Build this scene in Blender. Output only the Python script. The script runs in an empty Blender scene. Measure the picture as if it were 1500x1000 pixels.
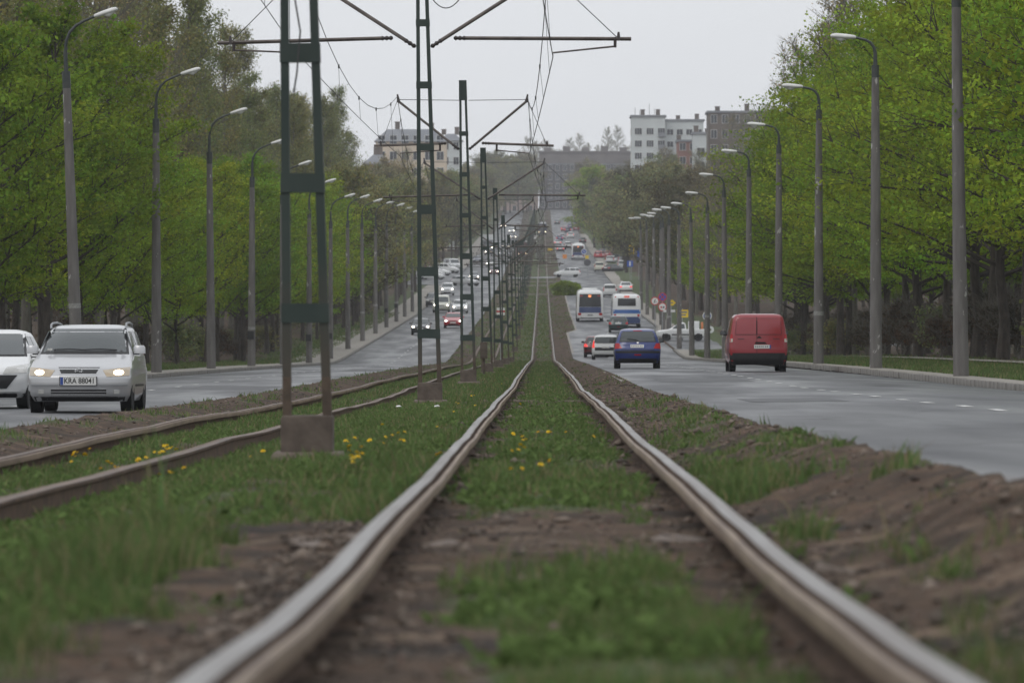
import bpy, math, random
import numpy as np
from mathutils import Vector, Matrix

SC = bpy.context.scene
COL = SC.collection
rnd = random.Random(7)
R = math.radians

# ------------------------------------------------------------------ camera, world, sun, exposure
cam_data = bpy.data.cameras.new('camera')
cam = bpy.data.objects.new('camera', cam_data)
COL.objects.link(cam)
cam.location = (0, 0, 0)
# view axis: track vanishing point sits 44 px right / 70 px above the frame centre (of 1500 px)
YAW = math.atan(44 / 8000.0)
PIT = math.atan(70 / 8000.0)
cam.rotation_euler = (R(90) - PIT, 0, YAW)
cam_data.sensor_width = 36
cam_data.lens = 192
cam_data.clip_start = 0.5
cam_data.clip_end = 9000
cam_data.dof.use_dof = True
cam_data.dof.focus_distance = 115
cam_data.dof.aperture_fstop = 5.6
cam_data.dof.aperture_blades = 7
SC.camera = cam

SC.view_settings.view_transform = 'Standard'
SC.view_settings.look = 'None'
SC.view_settings.gamma = 1
SC.view_settings.use_curve_mapping = False
SC.view_settings.exposure = 0.17
SUN_EL, SUN_ROT = 52, 215

world = bpy.data.worlds.new('World')
SC.world = world
world.use_nodes = True
nt = world.node_tree
nt.nodes.clear()
wo = nt.nodes.new('ShaderNodeOutputWorld')
bg = nt.nodes.new('ShaderNodeBackground')
sky = nt.nodes.new('ShaderNodeTexSky')
sky.sky_type = 'NISHITA'
sky.sun_disc = False
sky.sun_elevation = R(SUN_EL)
sky.sun_rotation = R(SUN_ROT)
sky.dust_density = 5
tc = nt.nodes.new('ShaderNodeTexCoord')
sep = nt.nodes.new('ShaderNodeSeparateXYZ')
nt.links.new(tc.outputs['Generated'], sep.inputs[0])
# overcast deck: brighter towards the zenith as an overcast sky is, faint cloud mottling
ramp = nt.nodes.new('ShaderNodeMapRange')
ramp.inputs['From Min'].default_value = 0.0
ramp.inputs['From Max'].default_value = 1.0
ramp.inputs['To Min'].default_value = 7.6
ramp.inputs['To Max'].default_value = 9.0
nt.links.new(sep.outputs['Z'], ramp.inputs['Value'])
cn = nt.nodes.new('ShaderNodeTexNoise')
cn.inputs['Scale'].default_value = 6
cn.inputs['Detail'].default_value = 4
mp = nt.nodes.new('ShaderNodeMapping')
mp.inputs['Scale'].default_value = (1, 1, 3)
nt.links.new(tc.outputs['Generated'], mp.inputs[0])
nt.links.new(mp.outputs[0], cn.inputs['Vector'])
cr = nt.nodes.new('ShaderNodeMapRange')
cr.inputs['To Min'].default_value = 0.93
cr.inputs['To Max'].default_value = 1.07
nt.links.new(cn.outputs[0], cr.inputs['Value'])
mul = nt.nodes.new('ShaderNodeMath'); mul.operation = 'MULTIPLY'
nt.links.new(ramp.outputs[0], mul.inputs[0]); nt.links.new(cr.outputs[0], mul.inputs[1])
cc = nt.nodes.new('ShaderNodeVectorMath'); cc.operation = 'SCALE'
cc.inputs[0].default_value = (0.965, 0.99, 1.03)
nt.links.new(mul.outputs[0], cc.inputs['Scale'])
mixw = nt.nodes.new('ShaderNodeMix'); mixw.data_type = 'RGBA'
mixw.inputs['Factor'].default_value = 0.95
nt.links.new(sky.outputs[0], mixw.inputs['A'])
nt.links.new(cc.outputs[0], mixw.inputs['B'])
nt.links.new(mixw.outputs['Result'], bg.inputs['Color'])
bg.inputs['Strength'].default_value = 0.1
nt.links.new(bg.outputs[0], wo.inputs['Surface'])

sun_d = bpy.data.lights.new('sun', 'SUN')
sun_d.energy = 0.5
sun_d.angle = R(25)
sun_d.color = (1, 0.96, 0.9)
sun = bpy.data.objects.new('sun', sun_d)
COL.objects.link(sun)
sd = Vector((math.sin(R(SUN_ROT)) * math.cos(R(SUN_EL)), math.cos(R(SUN_ROT)) * math.cos(R(SUN_EL)), math.sin(R(SUN_EL))))
sun.rotation_euler = sd.to_track_quat('Z', 'Y').to_euler()
sun.location = (0, 0, 60)

SC.cycles.use_denoising = True
SC.cycles.max_bounces = 6
SC.cycles.diffuse_bounces = 3
SC.cycles.glossy_bounces = 3
SC.cycles.transmission_bounces = 3
SC.cycles.transparent_max_bounces = 6
SC.cycles.volume_bounces = 1
SC.cycles.caustics_reflective = False
SC.cycles.caustics_refractive = False

# ------------------------------------------------------------------ helpers
def tag(o, label=None, cat=None, group=None, kind=None):
    if label: o['label'] = label
    if cat: o['category'] = cat
    if group: o['group'] = group
    if kind: o['kind'] = kind
    return o

def link(o, parent=None):
    COL.objects.link(o)
    if parent is not None: o.parent = parent
    return o

def empty(name, loc=(0, 0, 0), rz=0.0):
    o = bpy.data.objects.new(name, None)
    o.empty_display_size = 0.3
    o.location = loc
    o.rotation_euler = (0, 0, rz)
    return link(o)

class MB:
    """collects faces; build() links them as one mesh object"""
    def __init__(s):
        s.v = []; s.f = []; s.m = []
    def add(s, vs, fs, mi=0):
        b = len(s.v)
        s.v.extend([tuple(p) for p in vs])
        for f in fs:
            s.f.append(tuple(b + i for i in f)); s.m.append(mi)
    def box(s, x0, x1, y0, y1, z0, z1, mi=0):
        s.add([(x0,y0,z0),(x1,y0,z0),(x1,y1,z0),(x0,y1,z0),(x0,y0,z1),(x1,y0,z1),(x1,y1,z1),(x0,y1,z1)],
              [(0,3,2,1),(4,5,6,7),(0,1,5,4),(1,2,6,5),(2,3,7,6),(3,0,4,7)], mi)
    def cbox(s, c, d, mi=0):
        s.box(c[0]-d[0]/2, c[0]+d[0]/2, c[1]-d[1]/2, c[1]+d[1]/2, c[2]-d[2]/2, c[2]+d[2]/2, mi)
    def bevbox(s, x0, x1, y0, y1, z0, z1, b, mi=0):
        # box with its top and vertical edges chamfered
        def ring(z, i):
            return [(x0+i,y0+b,z),(x0+b,y0+i,z),(x1-b,y0+i,z),(x1-i,y0+b,z),(x1-i,y1-b,z),(x1-b,y1-i,z),(x0+b,y1-i,z),(x0+i,y1-b,z)]
        vs = ring(z0, 0) + ring(z1-b, 0) + ring(z1, b*0.8)
        fs = [tuple(range(7,-1,-1)), tuple(range(16,24))]
        for k in (0, 8):
            for i in range(8):
                j = (i+1) % 8
                fs.append((k+i, k+j, k+8+j, k+8+i))
        s.add(vs, fs, mi)
    def prism8(s, lo, hi, mi=0):
        s.add(list(lo)+list(hi), [(3,2,1,0),(4,5,6,7),(0,1,5,4),(1,2,6,5),(2,3,7,6),(3,0,4,7)], mi)
    def tube(s, pts, rad, n=6, mi=0, cap=True):
        pts = [Vector(p) for p in pts]
        if not hasattr(rad, '__len__'): rad = [rad]*len(pts)
        vs = []; fs = []
        up = Vector((0.13, 0.21, 0.97)).normalized()
        for i, p in enumerate(pts):
            if i == 0: t = pts[1]-pts[0]
            elif i == len(pts)-1: t = pts[-1]-pts[-2]
            else: t = pts[i+1]-pts[i-1]
            t.normalize()
            if abs(t.dot(up)) > 0.98: a = Vector((1,0,0))
            else: a = t.cross(up).normalized()
            a = (a - t*a.dot(t)).normalized()
            b = t.cross(a)
            for k in range(n):
                q = 2*math.pi*k/n
                vs.append(p + (a*math.cos(q)+b*math.sin(q))*rad[i])
        for i in range(len(pts)-1):
            for k in range(n):
                j = (k+1) % n
                fs.append((i*n+k, i*n+j, (i+1)*n+j, (i+1)*n+k))
        if cap:
            fs.append(tuple(range(n-1,-1,-1)))
            e = (len(pts)-1)*n
            fs.append(tuple(range(e, e+n)))
        s.add(vs, fs, mi)
    def lathe_x(s, prof, n=20, mi=0, c=(0,0,0)):
        # profile of (x, r) turned about the x axis
        vs = []; fs = []
        for (x, r) in prof:
            for k in range(n):
                q = 2*math.pi*k/n
                vs.append((c[0]+x, c[1]+r*math.cos(q), c[2]+r*math.sin(q)))
        for i in range(len(prof)-1):
            for k in range(n):
                j = (k+1) % n
                fs.append((i*n+k, i*n+j, (i+1)*n+j, (i+1)*n+k))
        s.add(vs, fs, mi)
    def disc_y(s, c, r, n=20, th=0.01, mi=0):
        # disc facing -y with thickness
        vs = []
        for y in (c[1], c[1]+th):
            for k in range(n):
                q = 2*math.pi*k/n
                vs.append((c[0]+r*math.cos(q), y, c[2]+r*math.sin(q)))
        fs = [tuple(range(n)), tuple(range(2*n-1, n-1, -1))]
        for k in range(n):
            j = (k+1) % n
            fs.append((k, n+k, n+j, j))
        s.add(vs, fs, mi)
    def mesh(s, name, mats, smooth=None):
        me = bpy.data.meshes.new(name)
        me.from_pydata(s.v, [], s.f)
        if not isinstance(mats, (list, tuple)): mats = [mats]
        for m in mats:
            if not isinstance(m, str): me.materials.append(m)
        if any(s.m): me.polygons.foreach_set('material_index', s.m)
        if smooth is not None:
            me.polygons.foreach_set('use_smooth', [True]*len(s.f))
            if smooth < 180: me.set_sharp_from_angle(angle=R(smooth))
        me.update()
        return me
    def build(s, name, mats, parent=None, smooth=None, loc=(0,0,0)):
        o = bpy.data.objects.new(name, s.mesh(name, mats, smooth))
        o.location = loc
        return link(o, parent)

def obj(name, me, parent=None, loc=(0,0,0), rz=0):
    o = bpy.data.objects.new(name, me)
    o.location = loc
    if rz: o.rotation_euler = (0,0,rz)
    return link(o, parent)

def np_mesh(name, verts, faces_flat, nper, mats, cols=None, mi=None, smooth=False):
    me = bpy.data.meshes.new(name)
    nv = len(verts); nf = len(faces_flat)//nper
    me.vertices.add(nv); me.vertices.foreach_set('co', np.asarray(verts, np.float32).ravel())
    me.loops.add(nf*nper); me.loops.foreach_set('vertex_index', np.asarray(faces_flat, np.int32))
    me.polygons.add(nf)
    me.polygons.foreach_set('loop_start', np.arange(0, nf*nper, nper, dtype=np.int32))
    me.polygons.foreach_set('loop_total', np.full(nf, nper, np.int32))
    if not isinstance(mats, (list, tuple)): mats = [mats]
    for m in mats: me.materials.append(m)
    if mi is not None: me.polygons.foreach_set('material_index', np.asarray(mi, np.int32))
    if smooth: me.polygons.foreach_set('use_smooth', np.ones(nf, bool))
    if cols is not None:
        a = me.color_attributes.new('tint', 'FLOAT_COLOR', 'POINT')
        a.data.foreach_set('color', np.asarray(cols, np.float32).ravel())
    me.update(calc_edges=True)
    me.validate()
    return me

def copy_tree(o, parent=None):
    c = o.copy(); COL.objects.link(c); c.parent = parent
    for ch in [x for x in o.children]: copy_tree(ch, c)
    return c

def hash2(ix, iy, seed):
    h = (ix.astype(np.int64)*374761393 + iy.astype(np.int64)*668265263 + seed*974634777) & 0x7fffffff
    h = ((h ^ (h >> 13))*1274126177) & 0x7fffffff
    h = h ^ (h >> 16)
    return (h & 0xffff)/65535.0
def vnoise(x, y, seed=0):
    x = np.asarray(x, float); y = np.asarray(y, float)
    ix = np.floor(x); iy = np.floor(y)
    fx = x-ix; fy = y-iy
    fx = fx*fx*(3-2*fx); fy = fy*fy*(3-2*fy)
    a = hash2(ix, iy, seed); b = hash2(ix+1, iy, seed); c = hash2(ix, iy+1, seed); d = hash2(ix+1, iy+1, seed)
    return (a*(1-fx)+b*fx)*(1-fy)+(c*(1-fx)+d*fx)*fy
def fbm(x, y, seed=0, oct=4):
    s = 0; a = 0.5; t = 0
    for i in range(oct):
        s = s + a*vnoise(x*2**i, y*2**i, seed+i*17); t += a; a *= 0.5
    return s/t
def sstep(a, b, x):
    t = np.clip((x-a)/(b-a), 0, 1)
    return t*t*(3-2*t)

ORD = ['nearest', 'second', 'third', 'fourth', 'fifth', 'sixth', 'seventh', 'eighth', 'ninth', 'tenth', 'eleventh',
       'twelfth', 'thirteenth', 'fourteenth', 'fifteenth', 'sixteenth', 'seventeenth', 'eighteenth', 'nineteenth',
       'twentieth', 'twenty first', 'twenty second', 'twenty third', 'twenty fourth', 'twenty fifth', 'twenty sixth',
       'twenty seventh', 'twenty eighth', 'twenty ninth', 'thirtieth', 'thirty first', 'thirty second', 'thirty third', 'thirty fourth', 'thirty fifth', 'thirty sixth', 'thirty seventh', 'thirty eighth', 'thirty ninth', 'fortieth']

# ------------------------------------------------------------------ materials
def mat(name, c1, c2=None, scale=4, rough=0.6, bump=0.0, metal=0.0, coat=0.0, spec=0.5, stretch=(1,1,1), emit=None, es=0, detail=5, bscale=None, lo=0.35, hi=0.65, coord='Object'):
    m = bpy.data.materials.new(name); m.use_nodes = True
    t = m.node_tree; p = t.nodes['Principled BSDF']
    p.inputs['Base Color'].default_value = (*c1, 1)
    p.inputs['Roughness'].default_value = rough
    p.inputs['Metallic'].default_value = metal
    p.inputs['Specular IOR Level'].default_value = spec
    p.inputs['Coat Weight'].default_value = coat
    p.inputs['Coat Roughness'].default_value = 0.06
    if emit:
        p.inputs['Emission Color'].default_value = (*emit, 1); p.inputs['Emission Strength'].default_value = es
    if c2 or bump:
        tcn = t.nodes.new('ShaderNodeTexCoord')
        mpn = t.nodes.new('ShaderNodeMapping'); mpn.inputs['Scale'].default_value = stretch
        t.links.new(tcn.outputs[coord], mpn.inputs[0])
    if c2:
        n = t.nodes.new('ShaderNodeTexNoise'); n.inputs['Scale'].default_value = scale; n.inputs['Detail'].default_value = detail
        t.links.new(mpn.outputs[0], n.inputs['Vector'])
        r = t.nodes.new('ShaderNodeMapRange'); r.inputs['From Min'].default_value = lo; r.inputs['From Max'].default_value = hi
        t.links.new(n.outputs[0], r.inputs['Value'])
        mx = t.nodes.new('ShaderNodeMix'); mx.data_type = 'RGBA'
        mx.inputs['A'].default_value = (*c1, 1); mx.inputs['B'].default_value = (*c2, 1)
        t.links.new(r.outputs[0], mx.inputs['Factor'])
        t.links.new(mx.outputs['Result'], p.inputs['Base Color'])
    if bump:
        n2 = t.nodes.new('ShaderNodeTexNoise'); n2.inputs['Scale'].default_value = bscale or scale*4; n2.inputs['Detail'].default_value = 6
        t.links.new(mpn.outputs[0], n2.inputs['Vector'])
        b = t.nodes.new('ShaderNodeBump'); b.inputs['Strength'].default_value = bump; b.inputs['Distance'].default_value = 0.02
        t.links.new(n2.outputs[0], b.inputs['Height']); t.links.new(b.outputs[0], p.inputs['Normal'])
    return m

def leaf_mat(name, c, trans=0.35, var=0.5):
    m = bpy.data.materials.new(name); m.use_nodes = True
    t = m.node_tree; t.nodes.clear()
    out = t.nodes.new('ShaderNodeOutputMaterial')
    at = t.nodes.new('ShaderNodeVertexColor'); at.layer_name = 'tint'
    oi = t.nodes.new('ShaderNodeObjectInfo')
    mr = t.nodes.new('ShaderNodeMapRange'); mr.inputs['To Min'].default_value = 1-var*0.5; mr.inputs['To Max'].default_value = 1+var*0.5
    t.links.new(oi.outputs['Random'], mr.inputs['Value'])
    mulc = t.nodes.new('ShaderNodeMix'); mulc.data_type = 'RGBA'; mulc.blend_type = 'MULTIPLY'; mulc.inputs['Factor'].default_value = 1
    mulc.inputs['A'].default_value = (*c, 1)
    t.links.new(at.outputs['Color'], mulc.inputs['B'])
    sc = t.nodes.new('ShaderNodeVectorMath'); sc.operation = 'SCALE'
    t.links.new(mulc.outputs['Result'], sc.inputs[0]); t.links.new(mr.outputs[0], sc.inputs['Scale'])
    if var > 0:
        m7 = t.nodes.new('ShaderNodeMath'); m7.operation = 'MULTIPLY'; m7.inputs[1].default_value = 7.31; t.links.new(oi.outputs['Random'], m7.inputs[0])
        fr7 = t.nodes.new('ShaderNodeMath'); fr7.operation = 'FRACT'; t.links.new(m7.outputs[0], fr7.inputs[0])
        hr = t.nodes.new('ShaderNodeMapRange'); hr.inputs['To Min'].default_value = 0.88; hr.inputs['To Max'].default_value = 1.14; t.links.new(fr7.outputs[0], hr.inputs['Value'])
        cb7 = t.nodes.new('ShaderNodeCombineXYZ'); cb7.inputs[1].default_value = 1; cb7.inputs[2].default_value = 1; t.links.new(hr.outputs[0], cb7.inputs[0])
        hv = t.nodes.new('ShaderNodeVectorMath'); hv.operation = 'MULTIPLY'; t.links.new(sc.outputs[0], hv.inputs[0]); t.links.new(cb7.outputs[0], hv.inputs[1]); sc = hv
    d = t.nodes.new('ShaderNodeBsdfDiffuse'); tr = t.nodes.new('ShaderNodeBsdfTranslucent')
    t.links.new(sc.outputs[0], d.inputs['Color']); t.links.new(sc.outputs[0], tr.inputs['Color'])
    ms = t.nodes.new('ShaderNodeMixShader'); ms.inputs[0].default_value = trans
    t.links.new(d.outputs[0], ms.inputs[1]); t.links.new(tr.outputs[0], ms.inputs[2])
    t.links.new(ms.outputs[0], out.inputs['Surface'])
    return m

M = {}
M['mast_green'] = mat('mast_green', (0.017,0.032,0.028), (0.032,0.047,0.040), 3, 0.55, 0.2, stretch=(1,1,0.3))
M['rust'] = mat('rust_brown', (0.06,0.044,0.033), (0.10,0.072,0.052), 9, 0.8, 0.4)
M['plinth'] = mat('plinth_concrete', (0.066,0.050,0.040), (0.11,0.087,0.07), 5, 0.9, 0.5)
M['footing'] = mat('footing_concrete', (0.14,0.11,0.09), (0.2,0.165,0.14), 6, 0.95, 0.6)
M['tube'] = mat('rusty_tube', (0.10,0.085,0.078), (0.17,0.145,0.13), 4, 0.6, 0.2, 0.3)
M['wire'] = mat('copper_wire', (0.045,0.045,0.045), rough=0.6)
M['insulator'] = mat('insulator', (0.035,0.026,0.024), rough=0.3)
M['rail_top'] = mat('rail_worn_steel', (0.29,0.28,0.27), (0.18,0.16,0.145), 2.0, 0.45, 0.08, 0.5, stretch=(6,0.15,1))
M['rail_lip'] = mat('rail_lip_rust', (0.235,0.17,0.115), (0.13,0.085,0.055), 3, 0.6, 0.15, 0.15, stretch=(6,0.25,1))
M['rail_lip_near'] = mat('rail_lip_worn', (0.25,0.185,0.125), (0.15,0.10,0.065), 3, 0.55, 0.15, 0.15, stretch=(6,0.25,1))
M['rail_side'] = mat('rail_side_rust', (0.06,0.036,0.024), (0.11,0.065,0.04), 8, 0.9, 0.3)
M['rail_brown'] = mat('rail_dull_top', (0.16,0.10,0.065), (0.08,0.047,0.03), 2.5, 0.5, 0.1, 0.35, stretch=(6,0.2,1))
M['concrete_pole'] = mat('pole_concrete', (0.135,0.125,0.118), (0.2,0.19,0.18), 2.0, 0.9, 0.3, stretch=(3,3,0.5))
M['bracket'] = mat('bracket_steel', (0.03,0.04,0.04), (0.05,0.055,0.052), 5, 0.5)
M['lamp_head'] = mat('lamp_head_grey', (0.74,0.74,0.72), (0.62,0.62,0.6), 4, 0.4)
M['lamp_glass'] = mat('lamp_bowl', (0.72,0.72,0.7), rough=0.25)
M['notice'] = mat('paper_notice', (0.34,0.34,0.32), (0.22,0.22,0.21), 20, 0.9)
M['bark'] = mat('bark', (0.035,0.028,0.023), (0.075,0.062,0.052), 5, 0.95, 0.6, stretch=(2,2,0.5))
M['twig'] = mat('twig_bark', (0.105,0.098,0.08), (0.16,0.15,0.125), 5, 0.95, stretch=(2,2,0.5))
M['kerb'] = mat('kerb_stone', (0.155,0.145,0.132), (0.225,0.212,0.195), 3, 0.9, 0.4)
M['slab'] = mat('pavement_slab', (0.23,0.21,0.185), (0.3,0.28,0.25), 1.3, 0.95, 0.3)
M['rim_dark'] = mat('cast_iron', (0.04,0.04,0.042), (0.07,0.068,0.065), 20, 0.6)
M['paint'] = mat('road_paint', (0.74,0.74,0.72), (0.42,0.42,0.41), 9, 0.7)
M['tyre'] = mat('tyre_rubber', (0.012,0.012,0.013), rough=0.8)
M['rim'] = mat('rim_alloy', (0.33,0.34,0.35), rough=0.35, metal=0.7)
M['glass'] = mat('car_glass', (0.042,0.052,0.054), rough=0.06, spec=0.75)
M['bus_glass'] = mat('bus_glass', (0.018,0.02,0.022), rough=0.08, spec=0.5)
M['black'] = mat('black_plastic', (0.016,0.016,0.017), rough=0.55)
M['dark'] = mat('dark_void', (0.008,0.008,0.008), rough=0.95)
M['chrome'] = mat('chrome', (0.7,0.7,0.7), rough=0.15, metal=1)
M['plate'] = mat('plate_white', (0.66,0.66,0.64), rough=0.5)
M['plate_blue'] = mat('plate_blue', (0.02,0.06,0.28), rough=0.5)
M['print'] = mat('print_black', (0.02,0.02,0.02), rough=0.6)
M['smudge'] = mat('print_worn', (0.2,0.2,0.2), rough=0.6)
M['head_on'] = mat('headlamp_lit', (0.8,0.75,0.65), rough=0.2, emit=(1,0.80,0.52), es=5)
M['head_far'] = mat('headlamp_lit_far', (0.8,0.75,0.65), rough=0.2, emit=(1,0.88,0.7), es=16)
M['head_off'] = mat('headlamp_glass', (0.42,0.42,0.4), (0.55,0.55,0.53), 8, 0.12, coat=0.6)
M['head_amber'] = mat('headlamp_housing', (0.42,0.33,0.22), (0.5,0.43,0.33), 8, 0.15, coat=0.6)
M['tail'] = mat('taillight_red', (0.3,0.012,0.018), rough=0.2, emit=(1,0.03,0.03), es=0.06)
M['tail_on'] = mat('taillight_lit', (0.5,0.03,0.03), rough=0.2, emit=(1,0.06,0.05), es=0.7)
M['tail_clear'] = mat('reversing_lamp', (0.55,0.52,0.46), rough=0.2)
M['orange_led'] = mat('display_orange', (0.1,0.03,0.01), rough=0.4, emit=(1,0.30,0.10), es=1.4)
M['red_led'] = mat('display_red', (0.1,0.01,0.01), rough=0.4, emit=(0.9,0.12,0.06), es=0.5)
def paint(name, c, metal=0.0, c2=None):
    return mat(name, c, c2, 1.5, 0.32, 0.0, metal, coat=0.7)
P = dict(silver=paint('paint_silver', (0.47,0.475,0.485), 0.35), white=paint('paint_white', (0.70,0.71,0.71)),
         red=paint('paint_red', (0.27,0.010,0.018)), blue=paint('paint_blue', (0.009,0.028,0.17)),
         black=paint('paint_black', (0.014,0.014,0.017)), maroon=paint('paint_dark_red', (0.12,0.014,0.018)),
         grey=paint('paint_grey', (0.16,0.17,0.18), 0.3), cream=paint('paint_cream', (0.60,0.60,0.50)),
         green=paint('paint_dark_green', (0.03,0.06,0.06)), navy=paint('paint_navy', (0.015,0.025,0.07)),
         brightred=paint('paint_bright_red', (0.42,0.02,0.03)), orange=paint('paint_orange', (0.55,0.15,0.03)))
M['sign_white'] = mat('sign_white', (0.72,0.72,0.7), rough=0.5)
M['sign_red'] = mat('sign_red', (0.5,0.03,0.03), rough=0.5)
M['sign_blue'] = mat('sign_blue', (0.03,0.09,0.42), rough=0.5)
M['sign_yellow'] = mat('sign_yellow', (0.75,0.52,0.03), rough=0.5)
M['sign_orange'] = mat('sign_orange', (0.75,0.26,0.04), rough=0.5)
M['sign_grey'] = mat('sign_back_grey', (0.3,0.31,0.32), rough=0.6)
M['sign_dark'] = mat('sign_dark', (0.07,0.07,0.08), rough=0.6)

# ------------------------------------------------------------------ terrain profile
PD = np.array([-400,-20,0,10.7,11.4,13.4,15.6,18.3,21.7,27.06,34.8,43.5,51.2,56.4,71,110.7,160,250,352,362,444,590,717,879,1047,1200,1550,1900,2100,4500,9000.])
PZ = np.array([-0.3,-0.5,-0.64,-0.76,-0.777,-0.82,-0.858,-0.892,-0.922,-0.998,-1.087,-1.196,-1.298,-1.335,-1.473,-1.943,-2.36,-3.22,-4.27,-4.32,-3.55,-2.07,0,2.75,6.4,9.2,17.4,28.8,33,45,60.])
def zt(d):
    d = np.asarray(d, float); w = np.clip(np.abs(d)*0.035, 0.5, 9)
    s = 0
    for k in (-1,-0.5,0,0.5,1): s = s + np.interp(d+k*w, PD, PZ)
    return s/5
def ZT(d): return float(zt(d))
def shift_r(d): return 1.0*sstep(440, 500, np.asarray(d, float))
def road_r_l(d): return 2.0 + 0.85*sstep(462, 480, np.asarray(d, float))
def road_r_r(d): return 9.3 + shift_r(d)
def road_r_off(d): return np.interp(d, [0,22,40,75,110,5000],[0.12,0.12,0.07,-0.01,0,0])
def walk_off(d): return road_r_off(d) + np.interp(d,[0,110,170,220,330,5000],[0.13,0.13,0.17,0.2,0.14,0.14])
ROAD_L = -0.30
XL0, XL1 = -13.5, -6.5      # left carriageway
TRK_R, TRK_L, TRK_L_OFF = 0.08, -3.98, -0.18

OX = np.array([-2000,-60,-25,-17.5,-15.8,-13.75,-13.5,-6.55,-6.4,-6.05,-5.5,-5.0,-4.73,-3.98,-3.2,-2.6,-1.95,-0.95,-0.67,0.08,0.83,1.0,1.35,1.75,1.98])
OZ = np.array([0.5,0.3,0.0,-0.16,-0.2,-0.22,-0.46,-0.46,-0.31,-0.13,-0.19,-0.28,-0.325,-0.30,-0.325,-0.24,-0.16,-0.14,-0.16,-0.135,-0.16,-0.14,-0.05,0.04,0.08])
def ground_off(X, d):
    X = np.asarray(X, float); d = np.asarray(d, float)
    base = np.interp(X, OX, OZ)
    # right of the right-hand rail: shoulder, under the road, pavement, verge, wood
    rl = road_r_l(d); rr = road_r_r(d); ro = road_r_off(d); wo_ = walk_off(d)
    sh = np.where(X < rl+0.06,  np.interp((X-1.0)/(rl-1.0), [0,0.4,0.75,1.0], [-0.14,-0.09,0.03,0.075]) + np.interp((X-1.0)/(rl-1.0),[0,1],[0,1])*(ro-0.04), 0)
    under = ro-0.16
    gap = sstep(388,392,d)*(1-sstep(446,450,d))*sstep(0,0.6,X-rr)
    wk = -0.2*gap + wo_-0.02 + np.interp(X-rr, [0.4,2,4.5,9,60,2000],[0,0.02,0.12,0.25,1.0,1.5])
    right = np.where(X < rl+0.06, sh, np.where(X < rr+0.1, under, wk))
    z = np.where(X > 1.0, right, base)
    return z
def ground_noise(X, d):
    near = np.clip(60/np.maximum(np.abs(d), 30), 0.25, 1.6)
    n = (fbm(X*2.2, d*1.1, 3)-0.5)*0.07*near + (fbm(X*9, d*4.5, 5)-0.5)*0.035*near
    n = n*np.where((X > 0.95) & (d < 130), 0.8, 1)
    bank = np.exp(-((X+5.85)/0.45)**2) + np.exp(-((X-1.6)/0.35)**2)*(X < road_r_l(d)-0.04)
    n = n*(1+0.7*bank)
    inroad = ((X > XL0-0.3) & (X < XL1+0.02)) | ((X > road_r_l(d)+0.08) & (X < road_r_r(d)+1.5))
    n = np.where(inroad, 0, n)
    n = n*np.where((np.abs(X-TRK_R) < 1.1) | (np.abs(X-TRK_L) < 1.1), 0.55, 1)
    far = (np.abs(X) > 25)
    n = n + np.where(far, (fbm(X*0.05, d*0.02, 9)-0.5)*1.2, 0)
    return n
def GZ(X, d): return float(zt(d) + ground_off(X, d) + ground_noise(np.array([X*1.0]), np.array([d*1.0]))[0])

def grass_mask(X, d):
    X = np.asarray(X, float); d = np.asarray(d, float)
    n = fbm(X*1.6, d*0.45, 21); n2 = fbm(X*5, d*2.0, 33)
    Xo = X; X = X+(fbm(X*2.3, d*0.5, 61)-0.5)*0.4*(np.abs(X) < 8)+(fbm(X*7, d*2.2, 62)-0.5)*0.22*(np.abs(X) < 8); d = d*(1+(fbm(Xo*1.5, d*0.6, 63)-0.5)*0.3*(d < 120))
    g = np.full(np.broadcast(X, d).shape, 0.0)
    def blob(cx, cd, rx, rd, a): return a*np.exp(-((X-cx)/rx)**2-((d-cd)/rd)**2)
    # between the rails of the near track
    btw = np.where(d > 28, 0.5, 0.2) + blob(0.12,14.6,0.42,1.6,0.75) + blob(0.3,18.5,0.4,2.6,0.55) - blob(0,24,1.2,2.6,0.8) - blob(-0.4,12.5,0.25,3,0.6) - blob(0.3,11.2,0.5,0.9,0.3) + 0.35*sstep(26,32,d)
    btw = btw - 0.8*sstep(0.42,0.66,np.abs(X-TRK_R-0.02)) - 0.2*sstep(100,360,d) - 0.25*blob(0.4,42,0.4,8,1) - blob(0,97,2,5,0.7)
    # between the tracks
    mid = 0.74 - blob(-0.85,15,0.55,8,1.1) + blob(-1.9,16,0.5,9,0.25) - blob(-1.0,23.5,0.55,3.2,1.0) - blob(-1.3,97,2,5,0.55)
    # inside the left track, bank, right shoulder
    lt = 0.6 - 0.5*sstep(0.5,0.72,np.abs(X-TRK_L))
    bank = 0.08 + 0.25*sstep(250,400,d)
    sh = -0.02 + blob(1.25,36,0.25,5,0.75) + blob(1.35,19.5,0.22,3,0.5) + blob(1.05,24.5,0.1,1.2,0.6) + blob(1.4,60,0.5,14,0.35) + 0.35*sstep(380,520,d)
    g = np.where(X > 0.83, sh, np.where(X > -0.67, btw, np.where(X > -3.15, mid, np.where(X > -4.8, lt, bank))))
    # verges and woods
    rr = road_r_r(d)
    g = np.where(X > rr+0.9, 0.95 - 0.9*sstep(13.2,17,X) - 0.9*np.exp(-((X-14.6)/0.7)**2)*(d < 330), g)
    g = np.where(X < -15.6, 0.85 - 0.75*sstep(17,21,-X), g)
    g = np.where((X > 20) | (X < -24), 0.12, g)
    g = g + (n-0.5)*1.5 + (n2-0.5)*0.9
    return np.clip(g, 0, 1)

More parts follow.
